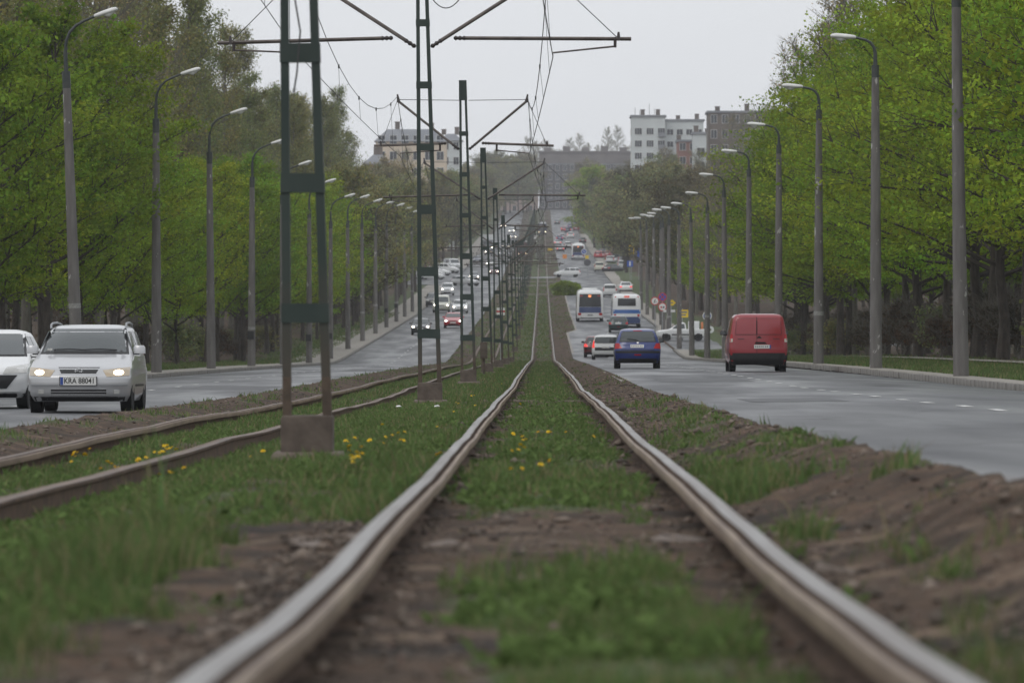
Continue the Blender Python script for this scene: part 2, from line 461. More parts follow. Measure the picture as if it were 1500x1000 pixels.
# ------------------------------------------------------------------ ground sheet
def ground_material():
    m = bpy.data.materials.new('soil_and_turf'); m.use_nodes = True
    t = m.node_tree; p = t.nodes['Principled BSDF']
    p.inputs['Roughness'].default_value = 0.92; p.inputs['Specular IOR Level'].default_value = 0.25
    g = t.nodes.new('ShaderNodeNewGeometry')
    def noise(s, det=6, st=(1,1,1)):
        mpn = t.nodes.new('ShaderNodeMapping'); mpn.inputs['Scale'].default_value = st
        t.links.new(g.outputs['Position'], mpn.inputs[0])
        n = t.nodes.new('ShaderNodeTexNoise'); n.inputs['Scale'].default_value = s; n.inputs['Detail'].default_value = det
        t.links.new(mpn.outputs[0], n.inputs['Vector']); return n.outputs[0]
    def mix(a, b, f, lo=0.35, hi=0.65):
        r = t.nodes.new('ShaderNodeMapRange'); r.inputs['From Min'].default_value = lo; r.inputs['From Max'].default_value = hi
        t.links.new(f, r.inputs['Value'])
        x = t.nodes.new('ShaderNodeMix'); x.data_type = 'RGBA'
        for s, c in (('A', a), ('B', b)):
            if isinstance(c, tuple): x.inputs[s].default_value = (*c, 1)
            else: t.links.new(c, x.inputs[s])
        t.links.new(r.outputs[0], x.inputs['Factor']); return x.outputs['Result']
    d1 = mix((0.032,0.020,0.012), (0.095,0.060,0.038), noise(3.1))
    d2 = mix(d1, (0.165,0.118,0.082), noise(2.3, 8), 0.56, 0.72)
    d3 = mix(d2, (0.016,0.012,0.009), noise(1.2, 4), 0.5, 0.72)
    g1 = mix((0.04,0.062,0.02), (0.08,0.098,0.038), noise(4.0))
    g2 = mix(g1, (0.12,0.10,0.055), noise(9, 6), 0.62, 0.8)
    vc = t.nodes.new('ShaderNodeVertexColor'); vc.layer_name = 'tint'
    sp = t.nodes.new('ShaderNodeSeparateColor'); t.links.new(vc.outputs['Color'], sp.inputs[0])
    ad = t.nodes.new('ShaderNodeMath'); ad.operation = 'ADD'
    sb = t.nodes.new('ShaderNodeMath'); sb.operation = 'SUBTRACT'; sb.inputs[1].default_value = 0.5
    t.links.new(noise(14, 5), sb.inputs[0])
    t.links.new(sp.outputs[0], ad.inputs[0]); t.links.new(sb.outputs[0], ad.inputs[1])
    col = mix(d3, g2, ad.outputs[0], 0.35, 0.6)
    t.links.new(col, p.inputs['Base Color'])
    b = t.nodes.new('ShaderNodeBump'); b.inputs['Strength'].default_value = 0.7; b.inputs['Distance'].default_value = 0.03
    t.links.new(noise(16, 8), b.inputs['Height']); t.links.new(b.outputs[0], p.inputs['Normal'])
    return m
M['ground'] = ground_material()

xs = np.concatenate([[-2500,-900,-400,-200,-120,-80,-55,-40,-32,-26,-22,-20,-18.5,-17.5,-16.6,-15.8,-15,-14.2,-13.75,-13.6,-13.5,-12,-8,-6.56],
                     np.arange(-6.48, 2.0, 0.1), [2.05,2.1,2.2,2.5,2.8,2.85,2.9,2.95,3.2,5,9.35,9.42,9.6,10,10.38,10.42,10.52,10.8,11.2,11.8,12.5,13.2,14,15,16,17.5,19.5,22,26,32,40,55,80,120,200,400,900,2500]])
ds = [-300,-150,-80,-50,-30,-20,-12,-7,-3,0,2.5,4.5,6]
while ds[-1] < 40: ds.append(ds[-1]+max(0.09, ds[-1]*0.0075))
while ds[-1] < 2300: ds.append(ds[-1]*1.012)
ds += [2500,2900,3500,4500,6500,8800]
ds = np.array(ds)
XX, DD = np.meshgrid(xs, ds)
ZZ = zt(DD) + ground_off(XX, DD) + ground_noise(XX, DD)
gm = grass_mask(XX, DD)
nxs, nds = len(xs), len(ds)
verts = np.stack([XX.ravel(), DD.ravel(), ZZ.ravel()], 1)
ii = (np.arange(nds-1)[:, None]*nxs + np.arange(nxs-1)[None, :]).ravel()
faces = np.stack([ii, ii+1, ii+nxs+1, ii+nxs], 1).ravel()
cols = np.stack([gm.ravel(), gm.ravel()*0, gm.ravel()*0, gm.ravel()*0+1], 1)
ground = obj('ground', np_mesh('ground', verts, faces, 4, M['ground'], cols, smooth=True))
tag(ground, kind='structure')

def strip(name, x0f, x1f, zf, d0, d1, m, ncol=1, step=None):
    dd = [d0]
    while dd[-1] < d1: dd.append(min(d1, dd[-1] + (step or max(1.0, abs(dd[-1])*0.02))))
    dd = np.array(dd); vs = []; n = ncol+1
    a = np.array([float(x0f(q)) for q in dd]); b = np.array([float(x1f(q)) for q in dd])
    u = np.linspace(0, 1, n)
    Xs = a[:, None]*(1-u)+b[:, None]*u
    Ds = np.repeat(dd[:, None], n, 1)
    Zs = zf(Xs, Ds)
    i0 = (np.arange(len(dd)-1)[:, None]*n + np.arange(ncol)[None, :]).ravel()
    f = np.stack([i0, i0+1, i0+n+1, i0+n], 1).ravel()
    return obj(name, np_mesh(name, np.stack([Xs.ravel(), Ds.ravel(), Zs.ravel()], 1), f, 4, m, smooth=True))

def road_material():
    m = bpy.data.materials.new('asphalt'); m.use_nodes = True
    t = m.node_tree; p = t.nodes['Principled BSDF']
    g = t.nodes.new('ShaderNodeNewGeometry')
    def noise(s, det=6, st=(1,1,1)):
        mpn = t.nodes.new('ShaderNodeMapping'); mpn.inputs['Scale'].default_value = st
        t.links.new(g.outputs['Position'], mpn.inputs[0])
        n = t.nodes.new('ShaderNodeTexNoise'); n.inputs['Scale'].default_value = s; n.inputs['Detail'].default_value = det
        t.links.new(mpn.outputs[0], n.inputs['Vector']); return n.outputs[0]
    def mix(a, b, f, lo=0.35, hi=0.65):
        r = t.nodes.new('ShaderNodeMapRange'); r.inputs['From Min'].default_value = lo; r.inputs['From Max'].default_value = hi
        t.links.new(f, r.inputs['Value'])
        x = t.nodes.new('ShaderNodeMix'); x.data_type = 'RGBA'
        for s, c in (('A', a), ('B', b)):
            if isinstance(c, tuple): x.inputs[s].default_value = (*c, 1)
            else: t.links.new(c, x.inputs[s])
        t.links.new(r.outputs[0], x.inputs['Factor']); return x.outputs['Result']
    c = mix((0.058,0.060,0.065), (0.088,0.091,0.097), noise(0.35, 6, (1,0.12,1)))
    c = mix(c, (0.098,0.10,0.104), noise(0.8, 3, (1.2,0.012,1)), 0.45, 0.62)
    c = mix(c, (0.055,0.057,0.062), noise(0.9, 5, (1.6,0.06,1)), 0.52, 0.68)
    c = mix(c, (0.12,0.122,0.126), noise(0.18, 4, (1,0.5,1)), 0.58, 0.8)
    c = mix(c, (0.06,0.06,0.065), noise(40, 3), 0.6, 0.85)
    t.links.new(c, p.inputs['Base Color'])
    vo = t.nodes.new('ShaderNodeTexVoronoi'); vo.feature = 'DISTANCE_TO_EDGE'; vo.inputs['Scale'].default_value = 0.32
    wv = t.nodes.new('ShaderNodeMapping'); wv.inputs['Scale'].default_value = (1,0.45,1)
    wn = t.nodes.new('ShaderNodeTexNoise'); wn.inputs['Scale'].default_value = 1.5; wn.inputs['Detail'].default_value = 5
    t.links.new(g.outputs['Position'], wn.inputs['Vector'])
    wa = t.nodes.new('ShaderNodeVectorMath'); wa.operation = 'MULTIPLY_ADD'; wa.inputs[1].default_value = (1.6,1.6,0)
    t.links.new(wn.outputs['Color'], wa.inputs[0]); t.links.new(g.outputs['Position'], wa.inputs[2])
    t.links.new(wa.outputs[0], wv.inputs[0]); t.links.new(wv.outputs[0], vo.inputs['Vector'])
    ck = t.nodes.new('ShaderNodeMapRange'); ck.inputs['From Min'].default_value = 0.006; ck.inputs['From Max'].default_value = 0.016; ck.inputs['To Min'].default_value = 0.45; ck.inputs['To Max'].default_value = 1.0
    t.links.new(vo.outputs['Distance'], ck.inputs['Value'])
    cm_ = t.nodes.new('ShaderNodeVectorMath'); cm_.operation = 'SCALE'; t.links.new(c, cm_.inputs[0]); t.links.new(ck.outputs[0], cm_.inputs['Scale'])
    t.links.new(cm_.outputs[0], p.inputs['Base Color'])
    rr_ = t.nodes.new('ShaderNodeMapRange'); rr_.inputs['From Min'].default_value = 0.35; rr_.inputs['From Max'].default_value = 0.65; rr_.inputs['To Min'].default_value = 0.34; rr_.inputs['To Max'].default_value = 0.6
    t.links.new(noise(0.5, 5, (1,0.12,1)), rr_.inputs['Value']); t.links.new(rr_.outputs[0], p.inputs['Roughness'])
    p.inputs['Specular IOR Level'].default_value = 0.3
    b = t.nodes.new('ShaderNodeBump'); b.inputs['Strength'].default_value = 0.2; b.inputs['Distance'].default_value = 0.01
    t.links.new(noise(45, 4), b.inputs['Height']); t.links.new(b.outputs[0], p.inputs['Normal'])
    return m
M['asphalt'] = road_material()
def edge_jit(x, d, a=0.1): return x + a*(float(fbm(np.array([d*0.35]), np.array([x]), 41)[0])-0.5)*2
road_l = tag(strip('road', lambda d: XL0, lambda d: edge_jit(XL1+0.1, d), lambda X, D: zt(D)+ROAD_L+(0.03*np.cos((X+10)/3.5*1.4)), -120, 1955, M['asphalt'], 6), kind='structure')
road_r = tag(strip('road', lambda d: edge_jit(float(road_r_l(d))-0.03, d, 0.05), lambda d: float(road_r_r(d)), lambda X, D: zt(D)+road_r_off(D)+(0.03*np.cos((X-5.6)/3.5*1.4)), -120, 1955, M['asphalt'], 6), kind='structure')
def zrl(X, d): return ZT(d)+ROAD_L+0.03*math.cos((X+10)/3.5*1.4)
def zrr(X, d): return ZT(d)+float(road_r_off(d))+0.03*math.cos((X-5.6)/3.5*1.4)

# pavements
tag(strip('pavement', lambda d: -15.4-1.4*float(sstep(240,300,d)), lambda d: -13.66, lambda X, D: zt(D)+ROAD_L+0.145+0*X, -60, 1500, M['slab'], 1), kind='structure')
tag(strip('pavement', lambda d: float(road_r_r(d))+0.16, lambda d: float(road_r_r(d))+1.0, lambda X, D: zt(D)+walk_off(D)+0*X, -60, 386, M['slab'], 1), kind='structure')
tag(strip('pavement', lambda d: float(road_r_r(d))+0.16, lambda d: float(road_r_r(d))+2.6, lambda X, D: zt(D)+walk_off(D)+0*X, 452, 1500, M['slab'], 1), kind='structure')
tag(strip('path', lambda d: 13.9, lambda d: 15.3, lambda X, D: zt(D)+ground_off(14.6*np.ones_like(X), D)+0.06, 60, 372, M['slab'], 1), kind='structure')
# side street joining from the right, and the cross street further on
tag(strip('side_street', lambda d: 9.28+shift_r(d)*0.9, lambda d: 60, lambda X, D: zt(D)+0.012+np.maximum(0, X-13)*0.012+0*D, 391, 447, M['asphalt'], 20), kind='structure')
tag(strip('cross_street', lambda d: -6.55, lambda d: 2.9, lambda X, D: zt(D)-0.03+np.interp(X,[-6.6,-5,1,3],[-0.26,-0.1,0,0.025]), 862, 878, M['asphalt'], 12), kind='structure')
tag(strip('cross_street', lambda d: 10.25, lambda d: 70, lambda X, D: zt(D)+0.02+0*D, 850, 890, M['asphalt'], 12), kind='structure')
tag(strip('car_park', lambda d: -30, lambda d: -13.45, lambda X, D: zt(D)-0.1+0*X, 800, 960, M['asphalt'], 6), kind='structure')

# kerbs: stones one by one near by, one run beyond
def kerb(x, zf, d0, d1, dfar, hide=None):
    k = empty('kerb', (0,0,0)); tag(k, kind='structure')
    b = MB(); b.bevbox(-0.075,0.075,-0.498,0.498,-0.15,0.0,0.012)
    me = b.mesh('kerb_stone', M['kerb'], 40)
    d = d0
    while d < d1:
        if not (hide and hide[0] < d < hide[1]):
            o = obj('kerb_stone', me, k, (x(d)+rnd.uniform(-0.012,0.012), d, zf(d)+rnd.uniform(-0.012,0.01)))
            o.rotation_euler = (math.atan2(ZT(d+1)-ZT(d-1), 2), rnd.uniform(-0.02,0.02), rnd.uniform(-0.012,0.012))
        d += 1.0
    def run(a, c):
        b = MB(); dd = np.arange(a, c, 12.0)
        vs = []; fs = []
        for q in dd:
            z = zf(q); X = x(q)
            vs += [(X-0.08,q,z-0.2),(X-0.08,q,z),(X+0.08,q,z),(X+0.08,q,z-0.2)]
        for i in range(len(dd)-1):
            for j in range(3):
                fs.append((i*4+j, i*4+j+1, i*4+4+j+1, i*4+4+j))
        b.add(vs, fs)
        o = b.build('kerb_run', M['kerb'], k)
    if hide: run(max(d1, hide[1]+2), dfar)
    else: run(d1-0.5, dfar)
kerb(lambda d: float(road_r_r(d))+0.08, lambda d: ZT(d)+float(walk_off(d))+0.006, 60, 388, 1500, hide=(388,452))
kerb(lambda d: -13.58, lambda d: ZT(d)+ROAD_L+0.152, 130, 420, 1500)

# lane markings
b = MB(); b.box(-0.06,0.06,-0.75,0.75,0,0.003); dash_me = b.mesh('lane_dash', M['paint'])
def dashes(road, x, zf, d0, d1, gap):
    d = d0; k = 0
    while d < d1:
        o = obj('lane_dash', dash_me, road, (x(d), d, zf(x(d), d)+0.005))
        o.rotation_euler = (math.atan2(ZT(d+1)-ZT(d-1), 2), 0, 0)
        d += gap*(1+0.35*(k % 2)); k += 1
dashes(road_r, lambda d: 5.3+0.9*float(shift_r(d)), zrr, 40, 700, 5.0)
dashes(road_l, lambda d: -9.9, zrl, 78, 700, 7.5)
M['repair'] = mat('asphalt_repair', (0.05,0.051,0.055), (0.075,0.076,0.08), 3, 0.6, 0.3)
for (rd_, zf_, x0, x1, d0, d1) in ((road_r,zrr,2.8,5.0,128,139),(road_r,zrr,6.2,7.9,150,160),(road_r,zrr,3.0,4.4,78,84),(road_r,zrr,2.6,9.0,226,233),(road_l,zrl,-12.9,-10.4,118,131),(road_l,zrl,-9.4,-7.2,140,152),(road_l,zrl,-13.2,-11,205,222),(road_l,zrl,-9.0,-7.4,240,262)):
    b = MB(); n_ = 8; vs = []
    for j in range(3):
        for i in range(n_+1):
            x = x0+(x1-x0)*i/n_; q = d0+(d1-d0)*j/2+rnd.uniform(-.25,.25); vs.append((x, q, zf_(x, q)+.004))
    b.add(vs, [(j*(n_+1)+i, j*(n_+1)+i+1, (j+1)*(n_+1)+i+1, (j+1)*(n_+1)+i) for j in range(2) for i in range(n_)])
    b.build('road_patch', M['repair'], rd_)
for (rd_, zf_, x, q) in ((road_r,zrr,7.4,118),(road_r,zrr,4.2,172),(road_l,zrl,-11.6,150)):
    b = MB(); b.lathe_x([(0,0),(0,.32)],16); vs = [(x+p[1], q+p[2], zf_(x,q)+.008) for p in b.v]; b.v = vs; b.build('manhole_cover', M['rim_dark'], rd_)
# pale concrete edge bits of the carriageway
b = MB()
for (d0, d1) in ((128,150),(163,171)):
    b.add([(1.86,d0,ZT(d0)+0.03),(2.12,d0+1,zrr(2.1,d0)+0.02),(2.14,d1-1,zrr(2.1,d1)+0.02),(1.9,d1,ZT(d1)+0.03)],[(0,1,2,3)])
for a in range(380,700,3):
    x = float(road_r_l(a)); x2 = float(road_r_l(a+3))
    b.add([(x-0.02,a,zrr(x,a)+0.012),(x+0.22,a,zrr(x,a)+0.012),(x2+0.22,a+3,zrr(x2,a+3)+0.012),(x2-0.02,a+3,zrr(x2,a+3)+0.012)],[(0,1,2,3)])
tag(b.build('edge_strip', M['slab']), kind='structure')
# concrete crossings laid over the tracks
for (d, w) in ((716,3.0),(790,2.5),(826,2.5)):
    b = MB()
    for X0, X1 in ((-5.9,-4.9),(-4.55,-3.4),(-3.05,-0.85),(-0.5,0.66),(1.0,2.7)):
        b.box(X0,X1,d-w/2,d+w/2,ZT(d)-0.5,ZT(d)+0.04)
    tag(b.build('crossing_slab', M['slab']), kind='structure')

# ------------------------------------------------------------------ rails (grooved tram rail)
def rail(xc, off, inner, wob, top, lip, seed, label):
    # inner = +1 when the groove lies on the +x side
    prof = [(-0.07,-0.17),(-0.012,-0.15),(-0.012,-0.045),(-0.036,-0.03),(-0.036,-0.006),(-0.028,0),(0.028,0.0),(0.034,-0.006),(0.036,-0.04),
            (0.066,-0.04),(0.068,-0.012),(0.072,-0.006),(0.094,-0.008),(0.098,-0.02),(0.094,-0.06),(0.02,-0.07),(0.02,-0.15),(0.075,-0.17)]
    pm = [1+1,2,2,2,0,0,0,2,2,2,1,1,1,1,2,2,2]
    dd = [-40,-20,-8,0,4,7]
    while dd[-1] < 60: dd.append(dd[-1]+max(0.35, dd[-1]*0.016))
    while dd[-1] < 1920: dd.append(dd[-1]*1.016)
    dd = np.array(dd)
    X = xc + wob*(fbm(dd/9.0, dd*0+seed, seed)-0.5)*2
    Z = zt(dd) + off + wob*1.3*(fbm(dd/11.0, dd*0+seed+5, seed+3)-0.5)*2
    n = len(prof); vs = np.zeros((len(dd), n, 3))
    for i, (a, h) in enumerate(prof):
        vs[:, i, 0] = X + inner*a; vs[:, i, 1] = dd; vs[:, i, 2] = Z + h
    fs = []; mi = []
    for i in range(len(dd)-1):
        for j in range(n-1):
            q = (i*n+j, i*n+j+1, (i+1)*n+j+1, (i+1)*n+j)
            fs.extend(q if inner > 0 else q[::-1]); mi.append(pm[j])
    o = obj('tram_rail', np_mesh('tram_rail', vs.reshape(-1,3), fs, 4, [top, lip, M['rail_side']], mi=mi))
    me = o.data; me.polygons.foreach_set('use_smooth', [True]*len(me.polygons)); me.set_sharp_from_angle(angle=R(50))
    return tag(o, label, 'rail', 'rails of the two tram tracks')
G2 = 0.7525
rail(TRK_R-G2, 0, 1, 0.026, M['rail_top'], M['rail_lip_near'], 11, 'left bright topped rail of the near tram track in the middle foreground')
rail(TRK_R+G2, 0, -1, 0.026, M['rail_top'], M['rail_lip_near'], 14, 'right bright topped rail of the near track beside the brown road shoulder')
rail(TRK_L-G2, TRK_L_OFF, 1, 0.03, M['rail_brown'], M['rail_lip'], 19, 'brown outer rail of the far left track beside the earth bank')
rail(TRK_L+G2, TRK_L_OFF, -1, 0.03, M['rail_brown'], M['rail_lip'], 23, 'brown rail of the left track nearest the green masts')

# ------------------------------------------------------------------ trees
LEAF = dict(
    lime=leaf_mat('leaf_lime', (0.24,0.33,0.038), 0.5, 0.5),
    green=leaf_mat('leaf_green', (0.185,0.275,0.036), 0.5, 0.5),
    olive=leaf_mat('leaf_olive', (0.235,0.25,0.10), 0.5, 0.3),
    bud=leaf_mat('leaf_bud_brown', (0.25,0.235,0.125), 0.5, 0.3),
    spring=leaf_mat('leaf_spring', (0.30,0.36,0.05), 0.5, 0.2),
    drab=leaf_mat('leaf_drab', (0.125,0.122,0.07), 0.4, 0.4),
    brown=leaf_mat('leaf_dry_brown', (0.085,0.062,0.042), 0.2, 0.4),
    grass=leaf_mat('grass_blade', (0.115,0.168,0.06), 0.4, 0.0),
)
def unit(v):
    return v/np.maximum(np.linalg.norm(v, axis=-1, keepdims=True), 1e-9)
def tree_meshes(seed, H, cb, cr, nleaf, ls, leafmat, top=0.35, ntwig=0, barkm=None, trunk_r=0.16, nbr=18, taper=0.8, droop=0.0, flat=0.42, upb=0.9, rise=0.0):
    """trunk mesh with limbs, crown mesh of leaf-sized faces carried by those limbs"""
    rg = random.Random(seed); ng = np.random.default_rng(seed)
    t = MB(); k = 9
    lean = (rg.uniform(-0.5,0.5), rg.uniform(-0.5,0.5))
    tp = []
    for i in range(k):
        f = i/(k-1)
        tp.append(Vector((lean[0]*f*f+rg.uniform(-0.1,0.1)*(i > 0), lean[1]*f*f+rg.uniform(-0.1,0.1)*(i > 0), -0.3+f*H*0.93)))
    t.tube(tp, [trunk_r*(1.25 if i == 0 else 1)*(1-0.88*i/(k-1))+0.012 for i in range(k)], 6)
    cents = []; wts = []; szs = []
    def on_trunk(z):
        f = max(0, min(0.999, (z+0.3)/(H*0.93)))*(k-1); i = int(f); return tp[i].lerp(tp[i+1], f-i)
    for bi in range(nbr):
        f = (bi+rg.random())/nbr
        z = cb*0.75 + f*(H*0.9-cb*0.75)
        fz = max(0, (z-cb))/(H-cb)
        # crown outline: widest at about 40 percent of its height
        wdt = cr*(math.sin(math.pi*min(1, (0.16+0.84*fz)**taper))*(1-top)+top*(1-fz)+0.08)
        az = bi*2.4+rg.uniform(-0.5,0.5)
        L = wdt*rg.uniform(0.75,1.2)
        up = rg.uniform(0.25,0.75)+0.4*fz-droop+rise
        p0 = on_trunk(z); pts = [p0]; p = p0.copy()
        dirv = Vector((math.cos(az), math.sin(az), up)).normalized()
        n = 5
        for s in range(n):
            dirv = (dirv+Vector((rg.uniform(-.22,.22), rg.uniform(-.22,.22), rg.uniform(-.12,.16)))).normalized()
            p = p+dirv*(L/n); pts.append(p.copy())
        r0 = trunk_r*(0.42-0.25*f)
        t.tube(pts, [r0*(1-0.8*i/n)+0.008 for i in range(n+1)], 4, cap=False)
        for s in range(1, n+1):
            for q in range(3 if s > 1 else 1):
                d2 = (pts[s]-pts[s-1]).normalized()+Vector((rg.uniform(-.9,.9), rg.uniform(-.9,.9), rg.uniform(-.35,.6)))
                d2.normalize(); l2 = L*rg.uniform(0.18,0.42)
                e = pts[s]+d2*l2
                mid = pts[s]+d2*l2*0.5+Vector((0,0,rg.uniform(-.05,.12)))
                t.tube([pts[s], mid, e], [0.018+r0*0.15, 0.012, 0.005], 3, cap=False)
                for cpt, w in ((mid,0.8),(e,1.2)):
                    cents.append(cpt); wts.append(w*rg.uniform(0.3,1.5)); szs.append(0.22+0.14*l2)
                for tw in range(ntwig):
                    d3 = (d2+Vector((rg.uniform(-.8,.8), rg.uniform(-.8,.8), rg.uniform(-.1,.8)))).normalized()
                    b0 = mid.lerp(e, rg.random()); t.tube([b0, b0+d3*rg.uniform(0.4,1.0)], [0.012,0.004], 3, cap=False)
    c = np.array([tuple(x) for x in cents]); w = np.array(wts); w /= w.sum(); sz = np.array(szs)
    idx = ng.choice(len(c), nleaf, p=w)
    P = c[idx] + ng.normal(0, 1, (nleaf,3))*sz[idx][:, None]*np.array([1,1,flat])
    P[:, 2] = np.maximum(P[:, 2], cb*0.55)
    nrm = unit(ng.normal(0,1,(nleaf,3))+np.array([0,0,upb]))
    a = unit(np.cross(nrm, ng.normal(0,1,(nleaf,3)))); bb = np.cross(nrm, a)
    s1 = (ls*ng.uniform(0.6,1.35,nleaf))[:, None]; s2 = s1*ng.uniform(0.45,0.8,(nleaf,1))
    V = np.stack([P-a*s1, P-bb*s2+nrm*s2*0.25, P+a*s1, P+bb*s2+nrm*s2*0.25], 1).reshape(-1,3)
    ct = ng.uniform(0.7,1.3,len(c))[idx]*ng.uniform(0.75,1.25,nleaf)
    hue = ng.normal(0,0.08,len(c))[idx]+ng.normal(0,0.05,nleaf)
    tc_ = np.stack([ct*(1+hue), ct, ct*(1-0.6*hue), np.ones(nleaf)], 1)
    colsv = np.repeat(tc_, 4, 0)
    cm = np_mesh('crown', V, np.arange(nleaf*4), 4, leafmat, colsv)
    return t.mesh('trunk', barkm or M['bark'], 80), cm

TV = {}
for i in range(4):
    TV['left%d' % i] = tree_meshes(100+i, 12.5+0.7*i, 3.3, 4.0, 15500, 0.088, LEAF['lime' if i % 2 else 'green'], trunk_r=0.17, nbr=30)
for i in range(3):
    TV['right%d' % i] = tree_meshes(200+i, 15.5+0.6*i, 4.0, 4.9, 20000, 0.087, LEAF['green' if i != 1 else 'lime'], trunk_r=0.21, nbr=36, droop=0.15, flat=0.34)
for i in range(3):
    TV['tall%d' % i] = tree_meshes(300+i, 23+i*1.2, 6.5, 3.3, 13000, 0.085, LEAF['olive'], top=0.6, ntwig=2, trunk_r=0.2, nbr=34, barkm=M['twig'], rise=0.7, flat=0.9, upb=0.2)
for i in range(2):
    TV['bare%d' % i] = tree_meshes(400+i, 20+i*2, 5.5, 4.0, 4500, 0.075, LEAF['bud'], top=0.5, ntwig=4, trunk_r=0.2, nbr=30, barkm=M['twig'], rise=0.5, flat=0.8, upb=0.2)
for i in range(3):
    TV['avenue%d' % i] = tree_meshes(500+i, 14.5+i, 3.6, 5.6, 9500, 0.15, LEAF[('drab','bud','olive')[i]], ntwig=3, trunk_r=0.25, nbr=28, barkm=M['bark'], flat=0.6)
TV['spring'] = tree_meshes(600, 16, 3.0, 5.0, 12000, 0.17, LEAF['spring'], trunk_r=0.22, nbr=22)
TV['hedge0'] = tree_meshes(700, 2.6, 0.25, 1.6, 2200, 0.08, LEAF['brown'], top=0.9, ntwig=2, trunk_r=0.05, nbr=16, barkm=M['twig'])
TV['hedge1'] = tree_meshes(701, 2.4, 0.2, 1.5, 2200, 0.09, LEAF['olive'], top=0.9, ntwig=1, trunk_r=0.05, nbr=16, barkm=M['twig'])
TV['bush'] = tree_meshes(702, 2.0, 0.05, 1.7, 5200, 0.11, LEAF['green'], top=0.9, trunk_r=0.05, nbr=24, rise=-0.55)
def plant(kind, x, d, s=1.0, label='', group='', cat='tree', name='tree', dz=0.0, parts=('trunk','crown')):
    e = empty(name, (x, d, GZ(x, d)+dz), rnd.uniform(0, 6.28))
    e.scale = (s*rnd.uniform(0.92,1.1), s*rnd.uniform(0.92,1.1), s*rnd.uniform(0.9,1.1))
    tag(e, label, cat, group)
    tm, cm = TV[kind]
    obj(parts[0], tm, e); obj(parts[1], cm, e)
    return e
# left woodland
KW = dict(left0='green young tree', left1='lime green young tree', left2='leafy green tree', left3='bright lime tree', right0='broad green tree', right1='broad lime green tree', right2='large green tree', tall0='tall slim olive tree', tall1='tall olive poplar', tall2='tall sparse tree', bare0='bare twiggy tree', bare1='tall bare twiggy tree', avenue0='olive spreading tree', avenue1='brown budding tree', avenue2='large olive tree', hedge0='brown twiggy shrub', hedge1='olive shrub')
def near_lamp(side, d):
    if d > 625:
        for (q, w) in ((780,'before the far crossing'),(980,'beside the far crossing'),(1200,'below the far hill' if side < 0 else 'beside the far white bus'),(1500,'halfway up the far hill'),(9999,'near the hilltop')):
            if d < q: return w + (' on the left' if side < 0 else ' on the right')
    i = max(0, min(39, int(round((d-(169 if side < 0 else 130))/33.5)))); o_ = d-(169 if side < 0 else 130)-33.5*i
    return '%s the %s %s lamp' % ('before' if o_ < -6 else 'beyond' if o_ > 6 else 'beside', ORD[i], 'left' if side < 0 else 'right')
def wood(kind, side, x, d, s, where, group, cat='tree', name='tree', parts=('trunk','crown')):
    plant(kind, x, d, s, '%s %s %s' % (KW[kind], where, near_lamp(side, d)), group, cat, name, 0, parts)
d = 158
while d < 480:
    wood('left%d' % rnd.randrange(4), -1, -19.3+rnd.uniform(-1.0,1.2), d, rnd.uniform(0.66,0.98), 'at the left wood edge', 'trees at the left woodland edge')
    d += rnd.uniform(7.0,11)
while d < 650:
    wood(rnd.choice(['left1','left3','avenue0','avenue1','avenue2']), -1, -18.6+rnd.uniform(-1.0,1.2), d, rnd.uniform(0.72,0.9), 'at the left wood edge', 'trees at the left woodland edge')
    d += rnd.uniform(8,12)
d = 185
while d < 660:
    wood(rnd.choice(['tall0','tall1','tall2','tall0','bare1','tall1']), -1, -24.5+rnd.uniform(-1.6,1.6), d, rnd.uniform(0.84,1.02)*(1.2 if d < 400 else 1), 'behind the left wood edge', 'tall trees behind the left woodland edge')
    d += rnd.uniform(8.5,13)
d = 240
while d < 680:
    wood(rnd.choice(['tall0','tall1','bare0','bare1','tall2']), -1, -31+rnd.uniform(-2.5,2.5), d, rnd.uniform(0.95,1.15), 'in the rear left wood', 'tall trees behind the left woodland edge')
    d += rnd.uniform(19,27)
d = 260
while d < 620:
    wood(rnd.choice(['left0','left2']), -1, -29+rnd.uniform(-3,3), d, rnd.uniform(0.8,0.95), 'deep in the left wood', 'trees deep in the left woodland'); d += rnd.uniform(18,26)
d = 175
while d < 640:
    wood(rnd.choice(['hedge0','hedge0','hedge1']), -1, -22.0+rnd.uniform(-1,3), d, rnd.uniform(0.6,0.9), 'under the left wood', 'undergrowth in the left woodland', 'shrub', 'shrub', ('stem','foliage')); d += rnd.uniform(9,16)
# right woodland
d = 124
while d < 375:
    wood('right%d' % rnd.randrange(3), 1, 16.6+rnd.uniform(-0.7,0.9), d, rnd.uniform(0.88,1.05), 'at the right wood edge', 'trees at the right woodland edge')
    d += rnd.uniform(7,10.5)
d = 170
while d < 380:
    wood(rnd.choice(['right0','right1','right2','tall1']), 1, 23+rnd.uniform(-1.6,1.6), d, rnd.uniform(0.9,1.05), 'behind the right wood edge', 'second row trees of the right woodland'); d += rnd.uniform(14,20)
d = 230
while d < 390:
    wood(rnd.choice(['right0','right2']), 1, 31+rnd.uniform(-2.5,2.5), d, rnd.uniform(0.9,1.05), 'deep in the right wood', 'trees deep in the right woodland'); d += rnd.uniform(18,25)
plant('bare1', 17.6, 322, 1.0, 'tall slender tree with thin twigs and few leaves rising over the right woodland', None)
plant('bare0', 17.2, 300, 0.98, 'thin twiggy tall tree beside the slender one over the right woodland', None)
plant('bare0', 16.9, 352, 1.08, 'pale twiggy tall tree leaning towards the sky at the far end of the right woodland', None)
plant('tall1', 17.6, 338, 0.84, 'slim budding tree between the twiggy ones at the far end of the right woodland', None)
d = 165
